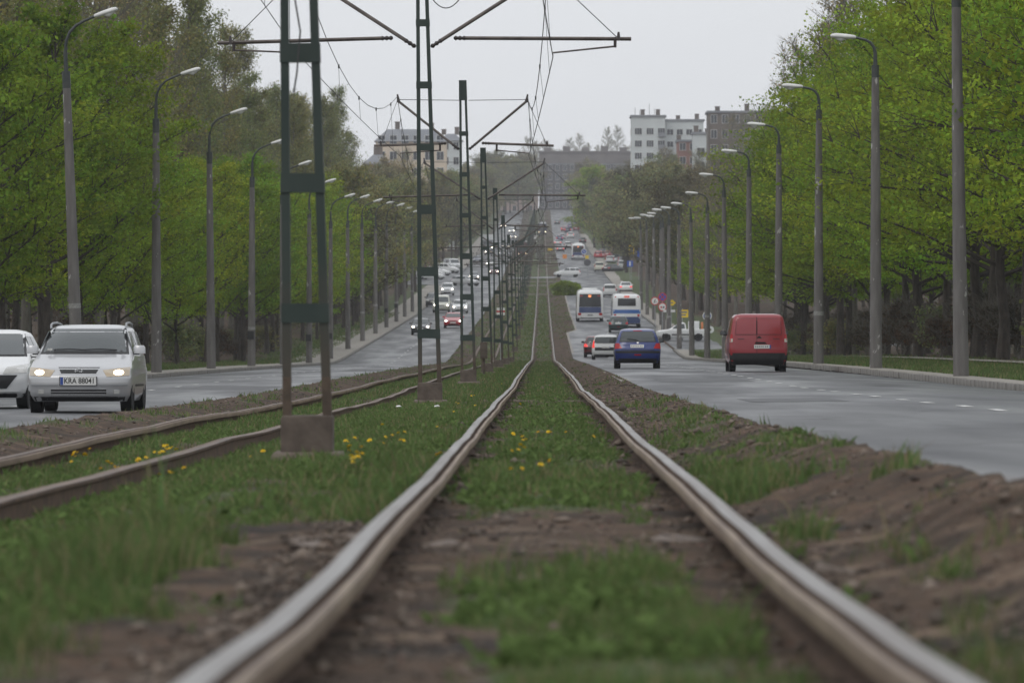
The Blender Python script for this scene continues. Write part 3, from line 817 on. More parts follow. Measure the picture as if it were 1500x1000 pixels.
while d < 372:
    wood(rnd.choice(['hedge0','hedge0','hedge0','hedge1']), 1, 16.9+rnd.uniform(-0.5,0.9), d, rnd.uniform(0.62,0.95), 'in the hedge by the right path', 'hedge along the right woodland', 'shrub', 'shrub', ('stem','foliage')); d += rnd.uniform(3.6,6.2)
d = 455
while d < 640:
    wood(rnd.choice(['avenue2','bare0','avenue0','left1']), 1, 16.2+rnd.uniform(-1,1.2), d, rnd.uniform(0.7,0.86), 'beyond the side street', 'trees beyond the side street'); d += rnd.uniform(9,13)
d = 460
while d < 640:
    wood(rnd.choice(['left0','avenue0','avenue1']), 1, 23+rnd.uniform(-2,2), d, rnd.uniform(0.72,0.86), 'behind the side street row', 'trees beyond the side street'); d += rnd.uniform(14,20)
# avenue trees further on
for side in (-1, 1):
    d = 650
    sn = 'left' if side < 0 else 'right'
    while d < 1780:
        if side < 0: x = -17.2-rnd.uniform(0,2.2) if not 780 < d < 970 else -21-rnd.uniform(0,3)
        else: x = 15.6+rnd.uniform(-0.6,1.6) if d < 900 else 13.8+rnd.uniform(0,1.5)
        if not (side > 0 and 845 < d < 895):
            k = 'avenue%d' % rnd.randrange(3)
            wood(k, side, x, d, rnd.uniform(0.85,1.12), 'lining the far avenue', 'far avenue trees on the %s' % sn)
        d += rnd.uniform(20,29)
    d = 700
    while d < 1780:
        wood(rnd.choice(['avenue0','avenue1','avenue2','bare0']), side, side*rnd.uniform(24,30), d, rnd.uniform(0.95,1.2), 'behind the far avenue', 'back row trees on the %s of the far avenue' % sn)
        d += rnd.uniform(55,80)
plant('spring', 12.0, 1250, 1.18, 'bright yellow green tree at the right end of the far avenue', None)
plant('spring', 12.6, 1330, 1.15, 'bright green rounded tree just behind the yellow green one at the avenue end', None)
for i in range(11):
    plant('avenue%d' % rnd.randrange(3), -20+i*1.6+rnd.uniform(-1,1), 1830+rnd.uniform(0,80), rnd.uniform(1.0,1.3), 'hazy tree closing the left side of the avenue end', 'trees at the avenue end')
for i in range(13):
    plant(rnd.choice(['bare0','bare1']), -6+i*3.5+rnd.uniform(-1,1), 2060+rnd.uniform(0,120), rnd.uniform(1.0,1.35), 'bare hazy tree on the skyline behind the end building', 'skyline trees', dz=3)
for (x, d, s) in ((39,1118,1.1),(42.5,1122,1.25),(46,1120,1.15)):
    plant('bare1', x, d, s*1.05, 'bare winter tree standing in front of the dark building on the right', 'bare trees before the dark building', dz=4)
def far_wood(x0, x1, d0, d1, n, label):
    g_ = np.random.default_rng(int(abs(x0)))
    nt_ = 150; tx = g_.uniform(x0, x1, nt_); td = g_.uniform(d0, d1, nt_)
    idx = g_.integers(0, nt_, n); zz = g_.beta(1.5,1.3,n)*13+g_.choice([0,1.6],n)
    r_ = 3.2*np.sin(np.pi*np.clip((zz+2)/17,0,1))
    P_ = np.stack([tx[idx]+g_.normal(0,.6,n)*r_, td[idx]+g_.normal(0,.6,n)*r_, zt(td[idx])+ground_off(tx[idx], td[idx])+zz], 1)
    nr = unit(g_.normal(0,1,(n,3))); a = unit(np.cross(nr, g_.normal(0,1,(n,3)))); b_ = np.cross(nr, a); q = g_.uniform(.12,.3,(n,1))
    V = np.stack([P_-a*q, P_-b_*q*.6, P_+a*q, P_+b_*q*.6], 1).reshape(-1,3)
    t = np.repeat(g_.uniform(.6,1.3,n),4); C = np.stack([t,t,t,t*0+1],1)
    mi_ = np.where(zz < 3.2, 1, 0)
    o = obj('woodland', np_mesh('woodland', V, np.arange(n*4), 4, [LEAF['green'], LEAF['brown'], M['bark']], C, mi=mi_)); tag(o, label, None, None, 'stuff')
    b = MB()
    for x, q_ in zip(tx, td):
        z = GZ(x, q_); b.tube([(x,q_,z-.2),(x+rnd.uniform(-.3,.3),q_,z+5),(x+rnd.uniform(-.6,.6),q_,z+11)],[.2,.15,.05],5)
    t_ = b.build('trunks', M['bark'], o); tag(t_, None, None, None, 'stuff')
far_wood(-64, -35, 260, 900, 60000, 'deep green wood closing the view behind the left tree rows')
far_wood(33, 60, 190, 640, 60000, 'deep green wood closing the view behind the right tree rows')
# low clipped shrubs on the central strip and the side
for i, (x, d) in enumerate(((3.4,705),(4.2,712),(4.6,704),(5.0,716))):
    plant('bush', x-0.9, d, 0.82, 'rounded clipped green shrub on the central strip by the far crossing', 'shrubs by the far crossing', 'shrub', 'shrub', 0, ('stem','foliage'))

# ------------------------------------------------------------------ buildings
def bmat(n, c, c2=None): return mat(n, c, c2, 0.25, 0.9, 0.0)
M['b_white'] = bmat('render_white', (0.60,0.64,0.64), (0.54,0.57,0.57))
M['b_cream'] = bmat('render_cream', (0.66,0.56,0.44), (0.58,0.49,0.4))  # cream paled: some of the distance haze is put into the colour
M['b_pink'] = bmat('render_dusty_pink', (0.42,0.32,0.29), (0.36,0.28,0.26))
M['b_grey'] = bmat('stone_grey', (0.05,0.047,0.056), (0.078,0.072,0.078))
M['b_pale'] = bmat('stone_pale', (0.14,0.125,0.122), (0.19,0.17,0.165))
M['b_brown'] = bmat('plaster_sooty', (0.105,0.085,0.075), (0.17,0.14,0.12))
M['b_brick'] = bmat('brick_red', (0.30,0.15,0.12), (0.24,0.12,0.1))
M['roof_slate'] = bmat('roof_slate', (0.20,0.21,0.235), (0.26,0.27,0.29))  # slate lightened, part of the far haze is painted in here
M['win'] = mat('window_pane', (0.03,0.035,0.045), rough=0.1)
M['win_frame'] = mat('window_frame', (0.62,0.62,0.6), rough=0.6)
def win_mesh(w, h, bars=1):
    b = MB(); t = 0.08
    b.box(-w/2,w/2,-0.02,0.0,-h/2,h/2,1)
    b.box(-w/2-t,-w/2,-0.09,0,-h/2-t,h/2+t); b.box(w/2,w/2+t,-0.09,0,-h/2-t,h/2+t)
    b.box(-w/2,w/2,-0.09,0,h/2,h/2+t); b.box(-w/2,w/2,-0.11,0,-h/2-t,-h/2)
    for i in range(bars):
        x = -w/2+w*(i+1)/(bars+1); b.box(x-0.03,x+0.03,-0.05,-0.021,-h/2,h/2)
    return b.mesh('window', [M['win_frame'], M['win']])
WIN = {}
def building(x0, x1, d0, dep, z0, z1, wall, label, nx, nz, ww, wh, zb0, sp, cat='building', roof='flat', roofm=None, bars=1, xs_=None, name='apartment_building', side=None):
    e = empty(name, ((x0+x1)/2, d0, z0)); tag(e, label, cat)
    w = x1-x0; h = z1-z0
    b = MB(); b.box(-w/2,w/2,0,dep,0,h); b.build('wall', wall, e)
    r = MB()
    if roof == 'flat':
        r.box(-w/2-0.3,w/2+0.3,-0.3,dep+0.3,h,h+0.45)
    else:
        i = roof
        r.prism8([(-w/2-0.4,-0.4,h),(w/2+0.4,-0.4,h),(w/2+0.4,dep+0.4,h),(-w/2-0.4,dep+0.4,h)],[(-w/2+i,i,h+i*1.1),(w/2-i,i,h+i*1.1),(w/2-i,dep-i,h+i*1.1),(-w/2+i,dep-i,h+i*1.1)])
    ro = r.build('roof', roofm or M['roof_slate'], e)
    for j in range(max(2, int(w/5))):
        c = MB(); cx = -w/2+w*(j+0.5)/max(2,int(w/5))+rnd.uniform(-1,1); ch = rnd.uniform(0.8,1.8)
        zt_ = h+0.4 if roof == 'flat' else h+roof*1.1-0.1
        c.box(cx-0.5,cx+0.5,dep*0.4,dep*0.4+0.7,zt_,zt_+ch); c.box(cx-0.58,cx+0.58,dep*0.4-0.08,dep*0.4+0.78,zt_+ch,zt_+ch+0.15); c.build('chimney', M['b_brown'], ro)
    key = (ww, wh, bars)
    if key not in WIN: WIN[key] = win_mesh(ww, wh, bars)
    xl = xs_ if xs_ else [-w/2+w*(i+0.5)/nx for i in range(nx)]
    for j in range(nz):
        for x in xl:
            obj('window', WIN[key], e, (x, 0, zb0+j*sp))
        if side and j < nz:
            for y in range(int(dep/3.2)):
                o = obj('window', WIN[key], e, ((-w/2 if side < 0 else w/2), 1.8+y*3.2, zb0+j*sp)); o.rotation_euler = (0,0,R(-90 if side < 0 else 90))
    return e, w, h
gb = 11.0
e, w, h = building(21.3,29.3,1300,14,10,42.0,M['b_white'],'white ten storey apartment block above the trees right of the avenue',3,10,1.6,1.45,2.3,2.92,bars=2,xs_=[-2.4,0.4,3.1],side=-1)
b = MB()
for j in range(10):
    b.box(2.35,3.95,-0.9,0,1.0+j*2.92,1.12+j*2.92); b.box(2.35,3.95,-0.9,-0.84,1.12+j*2.92,1.95+j*2.92)
b.build('balcony', M['roof_slate'], e)
b = MB()
for x in (-3.1,-2.0,0.3,1.5): b.tube([(x,4,h),(x,4,h+rnd.uniform(1.6,3.4))],0.06,4)
b.build('antenna', M['black'], e)
building(29.5,38.6,1306,12,10,41.2,M['b_white'],'lower white wing with a teal top floor beside the white block',4,10,1.4,1.3,2.3,2.92,bars=1)
building(30.0,34.6,1210,12,9,33.6,M['b_brick'],'narrow brick pink building with a dark flat roof below the white wing',2,8,1.3,1.5,2.5,3.0)
building(33.2,36.6,1200,10,26,35.0,M['b_white'],'small white rooftop annex squeezed between the brick and sooty buildings',1,2,1.6,1.5,2.2,3.0)
building(35.0,56,1150,14,9,38.0,M['b_brown'],'dark sooty building with chimneys behind the bare trees on the right',9,9,1.2,1.7,2.5,3.15,name='tenement_building')
# left cream buildings
building(-35,-20.2,1150,14,9,32.0,M['b_cream'],'cream apartment building with a grey roof above the left trees',6,7,1.4,1.7,3.0,3.4,roof=2.4)
building(-36.5,-31.0,1120,12,9,26.5,M['b_pink'],'small dusty pink house with a slate roof left of the cream building',3,5,1.2,1.6,3.0,3.3,roof=1.8)
building(-22.5,-18.0,1215,12,10,34.0,M['b_white'],'pale narrow building just right of the cream apartment building',2,7,1.1,1.6,3.0,3.3,roof=1.4)
# building closing the avenue
e, w, h = building(-1.0,33,1960,14,29.3,46.2,M['b_grey'],'long grey stone building closing the end of the avenue',13,5,1.2,2.0,2.6,3.3,name='terminal_building')
b = MB(); b.box(-w/2,w/2,-0.4,14,h+0.46,h+4.4); b.box(-w/2-0.3,w/2+0.3,-0.8,14.3,h+4.4,h+4.9); b.build('attic_storey', M['b_pale'], e)
for i in range(5):
    b = MB(); x = -14+i*6.8; b.box(x-1.3,x+1.3,3,6,h+4.9,h+6.3+0.4*(i % 2)); b.build('chimney', M['b_pale'], e)
building(33.5,46,1950,14,29.3,49.5,M['b_pale'],'pale building with a sloping roof at the right end of the avenue',5,5,1.2,1.9,2.8,3.4,roof=2.2)
building(-30,-1.4,1975,14,28,44,M['b_pink'],'hazy dusty building half hidden by trees at the left avenue end',5,4,1.2,1.9,2.8,3.6,roof=2.0)

# ------------------------------------------------------------------ tram masts
MX = -1.95
def leg_mesh(x0, x1, t0, t1, z0, z1, dep=0.12):
    # tapering steel leg, rust stained near the plinth
    b = MB(); zs = [z0, z0+0.35, z0+0.75, (z0+z1)/2, z1]
    for i in range(len(zs)-1):
        f0 = (zs[i]-z0)/(z1-z0); f1 = (zs[i+1]-z0)/(z1-z0)
        a0 = x0+(x1-x0)*f0; a1 = x0+(x1-x0)*f1; w0 = t0+(t1-t0)*f0; w1 = t0+(t1-t0)*f1
        b.prism8([(a0,-dep/2,zs[i]),(a0+w0,-dep/2,zs[i]),(a0+w0,dep/2,zs[i]),(a0,dep/2,zs[i])],[(a1,-dep/2,zs[i+1]),(a1+w1,-dep/2,zs[i+1]),(a1+w1,dep/2,zs[i+1]),(a1,dep/2,zs[i+1])], 1 if i == 0 else 0)
    return b.mesh('leg', [M['mast_leg'], M['rust']])
def mast_leg_mat():
    m = mat('mast_leg_paint', (0.017,0.032,0.028), (0.032,0.047,0.040), 3, 0.55, 0.2, stretch=(1,1,0.3))
    t = m.node_tree; p = t.nodes['Principled BSDF']
    src = p.inputs['Base Color'].links[0].from_socket
    tcn = t.nodes.new('ShaderNodeTexCoord'); sp = t.nodes.new('ShaderNodeSeparateXYZ'); t.links.new(tcn.outputs['Object'], sp.inputs[0])
    n = t.nodes.new('ShaderNodeTexNoise'); n.inputs['Scale'].default_value = 5; t.links.new(tcn.outputs['Object'], n.inputs['Vector'])
    a = t.nodes.new('ShaderNodeMath'); a.operation = 'MULTIPLY_ADD'; a.inputs[1].default_value = 0.7
    t.links.new(n.outputs[0], a.inputs[0]); t.links.new(sp.outputs['Z'], a.inputs[2])
    r = t.nodes.new('ShaderNodeMapRange'); r.inputs['From Min'].default_value = 0.7; r.inputs['From Max'].default_value = 2.1
    t.links.new(a.outputs[0], r.inputs['Value'])
    mx = t.nodes.new('ShaderNodeMix'); mx.data_type = 'RGBA'; mx.inputs['A'].default_value = (0.075,0.056,0.042,1)
    t.links.new(src, mx.inputs['B']); t.links.new(r.outputs[0], mx.inputs['Factor']); t.links.new(mx.outputs['Result'], p.inputs['Base Color'])
    return m
M['mast_leg'] = mast_leg_mat()
LLM = leg_mesh(-0.205,-0.245,0.072,0.06,0.34,8.0)
RLM = leg_mesh(0.128,-0.115,0.076,0.06,0.34,8.0)
def mast_x(z):
    f = (z-0.34)/7.66
    return -0.205-0.04*f, 0.204-0.259*f
b = MB(); b.bevbox(-0.215,0.215,-0.21,0.21,-0.2,0.37,0.02); PLM = b.mesh('plinth', M['plinth'], 40)
b = MB(); b.bevbox(-0.29,0.31,-0.3,0.3,-0.25,0.07,0.03); FTM = b.mesh('footing', M['footing'], 40)
BAT = []
for z in (1.22,2.30,3.38,4.46,5.54,6.62):
    hh = 0.16 if z < 4 else 0.12
    l0, r0 = mast_x(z-hh/2); l1, r1 = mast_x(z+hh/2)
    b = MB(); dy = 0.075
    b.prism8([(l0-.006,-dy,z-hh/2),(r0+.006,-dy,z-hh/2),(r0+.006,dy,z-hh/2),(l0-.006,dy,z-hh/2)],[(l1-.006,-dy,z+hh/2),(r1+.006,-dy,z+hh/2),(r1+.006,dy,z+hh/2),(l1-.006,dy,z+hh/2)])
    BAT.append(b.mesh('batten', M['mast_green']))
l0, r0 = mast_x(7.5); l1, r1 = mast_x(8.03)
b = MB(); b.prism8([(l0-.006,-.075,7.5),(r0+.006,-.075,7.5),(r0+.006,.075,7.5),(l0-.006,.075,7.5)],[(l1-.006,-.075,8.03),(r1+.006,-.075,8.03),(r1+.006,.075,8.03),(l1-.006,.075,8.03)])
CAPM = b.mesh('top_plate', M['mast_green'])
def arm_parts(kind):
    out = []
    def tb(name, pts, r, m, n=6):
        b = MB(); b.tube(pts, r, n); out.append((name, b.mesh(name, m, 60)))
    def ins(p0, p1):
        p0 = Vector(p0); p1 = Vector(p1); pts = [p0.lerp(p1, i/6) for i in range(7)]
        tb('insulator', pts, [0.02,0.045,0.025,0.045,0.025,0.045,0.02], M['insulator'], 8)
    lj, rj = mast_x(6.2)
    se = (-1.88, 1.57) if kind == 'A' else (-2.25, 2.05)
    for sx, j, e in ((-1, lj, se[0]), (1, rj, se[1])):
        jx = j+sx*0.01
        a = Vector((jx,0,6.2)); c = Vector((e,0,7.5)); dv = (c-a).normalized()
        ins(a, a+dv*0.24)
        tb('strut', [a+dv*0.22, c], 0.034, M['tube'])
        tb('clamp', [c-dv*0.05+Vector((0,0,-0.02)), c+Vector((0,0,0.16))], [0.05,0.02], M['insulator'])
        tb('tie_wire', [(j,0,7.5),(e,0,7.52)], 0.009, M['wire'], 4)
        s = a+dv*0.36 if kind == 'A' else a+dv*0.40
        tip = Vector(((-2.5 if sx < 0 else 2.26),0,6.30)) if kind == 'A' else Vector(((-3.69 if sx < 0 else 3.5),0,6.27 if sx < 0 else 6.34))
        s0 = s+Vector((sx*0.06,0,-0.06)); dt = (tip-s0).normalized()
        ins(s0, s0+dt*0.22)
        tb('registration_tube', [s0+dt*0.2, tip], 0.034, M['tube'])
        if kind == 'A': p, q = (Vector((sx*0.75,0,6.28)), Vector((-1.81 if sx < 0 else 1.6,0,6.05)))
        else: p, q = (tip-dt*0.28+Vector((0,0,-0.03)), Vector((-2.25 if sx < 0 else 2.14,0,6.05)))
        tb('bracket', [p+Vector((0,0,0.06)), p+Vector((0,0,-0.12))], 0.03, M['insulator'])
        tb('steady_arm', [p+Vector((0,0,-0.1)), q+Vector((0,0,0.05)), q], [0.017,0.015,0.012], M['tube'])
        h = tip-dt*(0.18 if kind == 'A' else 0.22)
        tb('hanger_wire', [c, h], 0.008, M['wire'], 4)
        tb('clamp', [h+Vector((0,0,-0.03)), h+Vector((0,0,0.12))], [0.045,0.02], M['insulator'])
    return out
ARMS = {'A': arm_parts('A'), 'B': arm_parts('B')}
MD = [45.4-49.6+49.6*k for k in range(0, 31)]
mast_pts = []
for i, d in enumerate(MD):
    kind = 'A' if i % 2 == 1 else 'B'
    z0 = ZT(d)-0.16
    if i == 0:
        mast_pts.append((d, z0, kind)); continue
    e = empty('tram_mast', (MX, d, z0))
    lab = '%s green steel ladder mast between the tram tracks' % ORD[i-1]
    if i == 1: lab = 'nearest and largest green steel mast on a stained concrete plinth between the tram tracks'
    tag(e, lab, 'mast', 'tram masts between the tracks')
    obj('footing', FTM, e); obj('plinth', PLM, e); obj('leg', LLM, e); obj('leg', RLM, e); obj('top_plate', CAPM, e)
    for me in BAT: obj('batten', me, e)
    for nm, me in ARMS[kind]: obj(nm, me, e)
    mast_pts.append((d, z0, kind))
def span_wire(name, side, hi, r, label, cat):
    pts = []; drops = []
    for i in range(len(mast_pts)-1):
        (d0, z0, k0), (d1, z1, k1) = mast_pts[i], mast_pts[i+1]
        def at(k, z):
            if hi: x = {('A',-1):-1.88,('A',1):1.57,('B',-1):-2.25,('B',1):2.05}[(k,side)]; return MX+x, z+7.6
            x = {('A',-1):-1.81,('A',1):1.6,('B',-1):-2.25,('B',1):2.14}[(k,side)]; return MX+x, z+6.03
        xa, za = at(k0, z0); xb, zb = at(k1, z1)
        n = 10
        for j in range(n):
            f = j/n
            sag = 1.15*4*f*(1-f) if hi else 0.06*4*f*(1-f)
            pts.append((xa+(xb-xa)*f, d0+(d1-d0)*f, za+(zb-za)*f-sag))
            if hi and j % 2 == 1 and i < 14:
                q = pts[-1]
                c0 = {('A',-1):-1.81,('A',1):1.6,('B',-1):-2.25,('B',1):2.14}[(k0,side)]; c1 = {('A',-1):-1.81,('A',1):1.6,('B',-1):-2.25,('B',1):2.14}[(k1,side)]
                drops.append((q, (MX+c0+(c1-c0)*f, q[1], z0+(z1-z0)*f+6.03-0.06*4*f*(1-f))))
    b = MB(); b.tube(pts, r, 4)
    o = b.build(name, M['wire']); tag(o, label, cat)
    for p, q in drops:
        b = MB(); b.tube([p, q], 0.005, 3); b.tube([(p[0],p[1],p[2]-0.05),(p[0],p[1],p[2]+0.03)], 0.02, 4); b.build('dropper', M['wire'], o)
span_wire('contact_wire', -1, False, 0.0085, 'thin dark contact wire strung over the left tram track', 'wire')
span_wire('contact_wire', 1, False, 0.0085, 'thin dark contact wire strung over the right tram track', 'wire')
span_wire('messenger_wire', -1, True, 0.0085, 'sagging messenger wire with droppers above the left tram track', 'wire')
span_wire('messenger_wire', 1, True, 0.0085, 'sagging messenger wire with droppers above the right tram track', 'wire')
# loose jumper cables by the nearest and second masts
b = MB(); z0 = mast_pts[1][1]
b.tube([(MX-0.13,45.3,z0+4.2),(MX-0.11,45.2,z0+3.9),(MX-0.05,45.2,z0+3.55),(MX-0.08,45.2,z0+3.2),(MX-0.11,45.3,z0+3.05)],0.008,5)
tag(b.build('jumper_cable', M['wire']), 'thin black cable looping down between the legs of the nearest mast', 'cable')
b = MB(); z0 = mast_pts[2][1]
b.tube([(MX+0.03+0.5*q,95,z0+7.0+0.05-0.35*4*q*(1-q)*0.5) for q in [i/8 for i in range(9)]],0.01,5)
tag(b.build('jumper_cable', M['wire']), 'short slack cable loop beside the top of the second mast', 'cable')
# cabinet on a post by the fourth mast
d = 181; e = empty('signal_cabinet', (-1.93,d,ZT(d)-0.15)); tag(e, 'dark brown signal cabinet on a thin post in front of the fourth mast', 'cabinet')
b = MB(); b.tube([(0,0,-0.2),(0,0,1.0)],0.045,8); b.build('post', M['rust'], e)
b = MB(); b.bevbox(-0.12,0.12,-0.1,0.1,0.55,1.1,0.015); bx = b.build('cabinet', M['rust'], e, 40)
b = MB(); b.box(-0.1,0.1,-0.112,-0.1,0.6,1.05); b.build('door', M['plinth'], e)
d = 331; e = empty('stop_board', (-2.5,d,ZT(d)-0.2)); tag(e, 'white board with a red stripe on a thin post beside the left track', 'sign')
b = MB(); b.tube([(0,0,0),(0,0,3.4)],0.04,6); b.build('post', M['sign_grey'], e)
b = MB(); b.box(-0.25,0.25,-0.06,-0.03,2.95,3.4); b.build('board', M['sign_white'], e)
b = MB(); b.box(-0.25,0.25,-0.064,-0.06,3.12,3.23); b.build('stripe', M['sign_red'], e)
for (d, x, z, w, h) in ((1060,-1.25,4.3,0.6,0.75),(1060,-1.05,3.4,0.25,0.25),(1060,-0.95,2.5,0.3,0.3)):
    e = empty('speed_board', (x,d,ZT(d))); tag(e, {0.6:'larger white square tram signal board far along the track',0.25:'small white tram marker under the square board',0.3:'small white tram marker lowest by the far track'}[w], 'sign')
    b = MB(); b.tube([(0,0,0),(0,0,z)],0.04,5); b.build('post', M['sign_grey'], e)
    b = MB(); b.box(-w/2,w/2,-0.08,-0.04,z-h/2,z+h/2); b.build('board', M['sign_white'], e)

# ------------------------------------------------------------------ street lamps
def pole_mat():
    m = mat('pole_concrete_flaking', (0.12,0.112,0.106), (0.18,0.17,0.162), 2.0, 0.9, 0.3, stretch=(3,3,0.5), coord='Object')
    t = m.node_tree; p = t.nodes['Principled BSDF']; src = p.inputs['Base Color'].links[0].from_socket
    tcn = t.nodes.new('ShaderNodeTexCoord'); oi = t.nodes.new('ShaderNodeObjectInfo')
    ad = t.nodes.new('ShaderNodeVectorMath'); ad.operation = 'MULTIPLY_ADD'; ad.inputs[1].default_value = (2.5,2.5,1.1)
    t.links.new(tcn.outputs['Object'], ad.inputs[0])
    cb = t.nodes.new('ShaderNodeCombineXYZ'); m40 = t.nodes.new('ShaderNodeMath'); m40.operation = 'MULTIPLY'; m40.inputs[1].default_value = 40
    t.links.new(oi.outputs['Random'], m40.inputs[0]); t.links.new(m40.outputs[0], cb.inputs[2]); t.links.new(cb.outputs[0], ad.inputs[2])
    n = t.nodes.new('ShaderNodeTexNoise'); n.inputs['Scale'].default_value = 1.6; n.inputs['Detail'].default_value = 5
    t.links.new(ad.outputs[0], n.inputs['Vector'])
    r = t.nodes.new('ShaderNodeMapRange'); r.inputs['From Min'].default_value = 0.66; r.inputs['From Max'].default_value = 0.69
    t.links.new(n.outputs[0], r.inputs['Value'])
    mx = t.nodes.new('ShaderNodeMix'); mx.data_type = 'RGBA'; mx.inputs['B'].default_value = (0.42,0.41,0.39,1)
    t.links.new(src, mx.inputs['A']); t.links.new(r.outputs[0], mx.inputs['Factor']); t.links.new(mx.outputs['Result'], p.inputs['Base Color'])
    return m
M['pole'] = pole_mat()
def lamp_meshes(side):
    b = MB()
    if side < 0:
        hp = 9.4
        b.tube([(0,0,-0.3),(0,0,3),(0,0,6.2),(0,0,hp)],[0.205,0.178,0.15,0.118],8)
        pole = b.mesh('pole', M['pole'], 60)
        b = MB(); b.tube([(0,0,hp-0.5),(0,0,hp+0.02)],0.128,8)
        pts = [(0,0,hp-0.05),(0,0,hp+0.65),(0.04,0,hp+0.95),(0.16,0,hp+1.22),(0.36,0,hp+1.42),(0.62,0,hp+1.55),(0.95,0,hp+1.68)]
        b.tube(pts,[0.07,0.06,0.052,0.05,0.046,0.043,0.04],7); br = b.mesh('bracket', M['bracket'], 60)
        p, tilt = (0.93,0,hp+1.67), R(-16)
    else:
        hp = 9.15
        b.tube([(0,0,-0.3),(0,0,3),(0,0,6.2),(0,0,hp)],[0.20,0.172,0.145,0.11],8)
        pole = b.mesh('pole', M['pole'], 60)
        b = MB(); b.tube([(0,0,hp-0.35),(0,0,hp+0.02)],0.118,8)
        pts = [(0,0,hp-0.05),(0,0,hp+0.38),(-0.04,0,hp+0.56),(-0.14,0,hp+0.70),(-0.3,0,hp+0.79),(-0.6,0,hp+0.86)]
        b.tube(pts,[0.07,0.055,0.05,0.046,0.043,0.04],7); br = b.mesh('bracket', M['bracket'], 60)
        p, tilt = (-0.58,0,hp+0.86), R(4)
    def lum(sx):
        prof = [(0,0.05,0.05),(0.05,0.095,0.07),(0.3,0.13,0.09),(0.6,0.14,0.095),(0.72,0.12,0.07),(0.76,0.05,0.03)]
        v = []; f = []; n = 12
        for (x, wy, wz) in prof:
            for k in range(n):
                q = 2*math.pi*k/n; v.append((sx*x, wy*math.cos(q), wz*math.sin(q)*(1.0 if math.sin(q) > 0 else 0.75)))
        for i in range(len(prof)-1):
            for k in range(n):
                j = (k+1) % n; q = (i*n+k, i*n+j, (i+1)*n+j, (i+1)*n+k); f.append(q if sx > 0 else q[::-1])
        f.append(tuple(range(n-1,-1,-1)) if sx > 0 else tuple(range(n))); e_ = (len(prof)-1)*n; f.append(tuple(range(e_, e_+n)))
        b = MB(); b.add(v, f); return b.mesh('lamp_head', M['lamp_head'], 50)
    lh = lum(-side)
    b = MB(); s = -side
    b.tube([(s*0.3,0,-0.04),(s*0.45,0,-0.075),(s*0.62,0,-0.05)],[0.04,0.085,0.03],8)
    bowl = b.mesh('lamp_bowl', M['lamp_glass'], 60)
    return pole, br, lh, bowl, p, (tilt if side < 0 else tilt)
LMP = {-1: lamp_meshes(-1), 1: lamp_meshes(1)}
b = MB(); b.tube([(0,0,2.05),(0,0,2.2)],0.188,8,cap=False); NOT1 = b.mesh('notice', M['notice'], 60)
b = MB(); b.box(-.19,.12,-.215,-.17,1.35,1.75); BAND = b.mesh('junction_box', M['black'])
def lamp(side, x, d, label, group, lean=0):
    pole, br, lh, bowl, p, tilt = LMP[side]
    z = GZ(x, d) if side < 0 else ZT(d)+float(walk_off(d))
    if side < 0: z = ZT(d)+ROAD_L+0.14
    e = empty('street_lamp', (x, d, z)); e.rotation_euler = (rnd.uniform(-.006,.006), lean, 0)
    e.scale = (1,1,rnd.uniform(0.985,1.015))
    tag(e, label, 'street lamp', group)
    obj('pole', pole, e); obj('bracket', br, e)
    h = obj('lamp_head', lh, e, p); h.rotation_euler = (0, tilt, 0)
    obj('lamp_bowl', bowl, h)
    if rnd.random() < 0.45: obj('notice', NOT1, e, (0,0,rnd.uniform(-0.5,0.6)))
    if side < 0 and rnd.random() < 0.6: obj('junction_box', BAND, e)
    return e
for i in range(15):
    d = 169+33.5*i+rnd.uniform(-0.8,0.8)
    lamp(-1, -14.35+(0 if d < 700 else -0.6), d, '%s concrete street lamp on the left pavement, tall curved arm' % ORD[i], 'street lamps on the left pavement', lean=(-0.036 if i == 0 else rnd.uniform(-0.012,0.006)))
for i in range(15):
    d = 130.3+33.5*i+rnd.uniform(-0.6,0.6)
    x = 10.0+float(shift_r(d))*0.9
    lamp(1, x, d, '%s concrete street lamp along the right kerb, short arm' % ORD[i], 'street lamps along the right kerb', lean=(-0.014 if i == 0 else rnd.uniform(-0.01,0.004)))

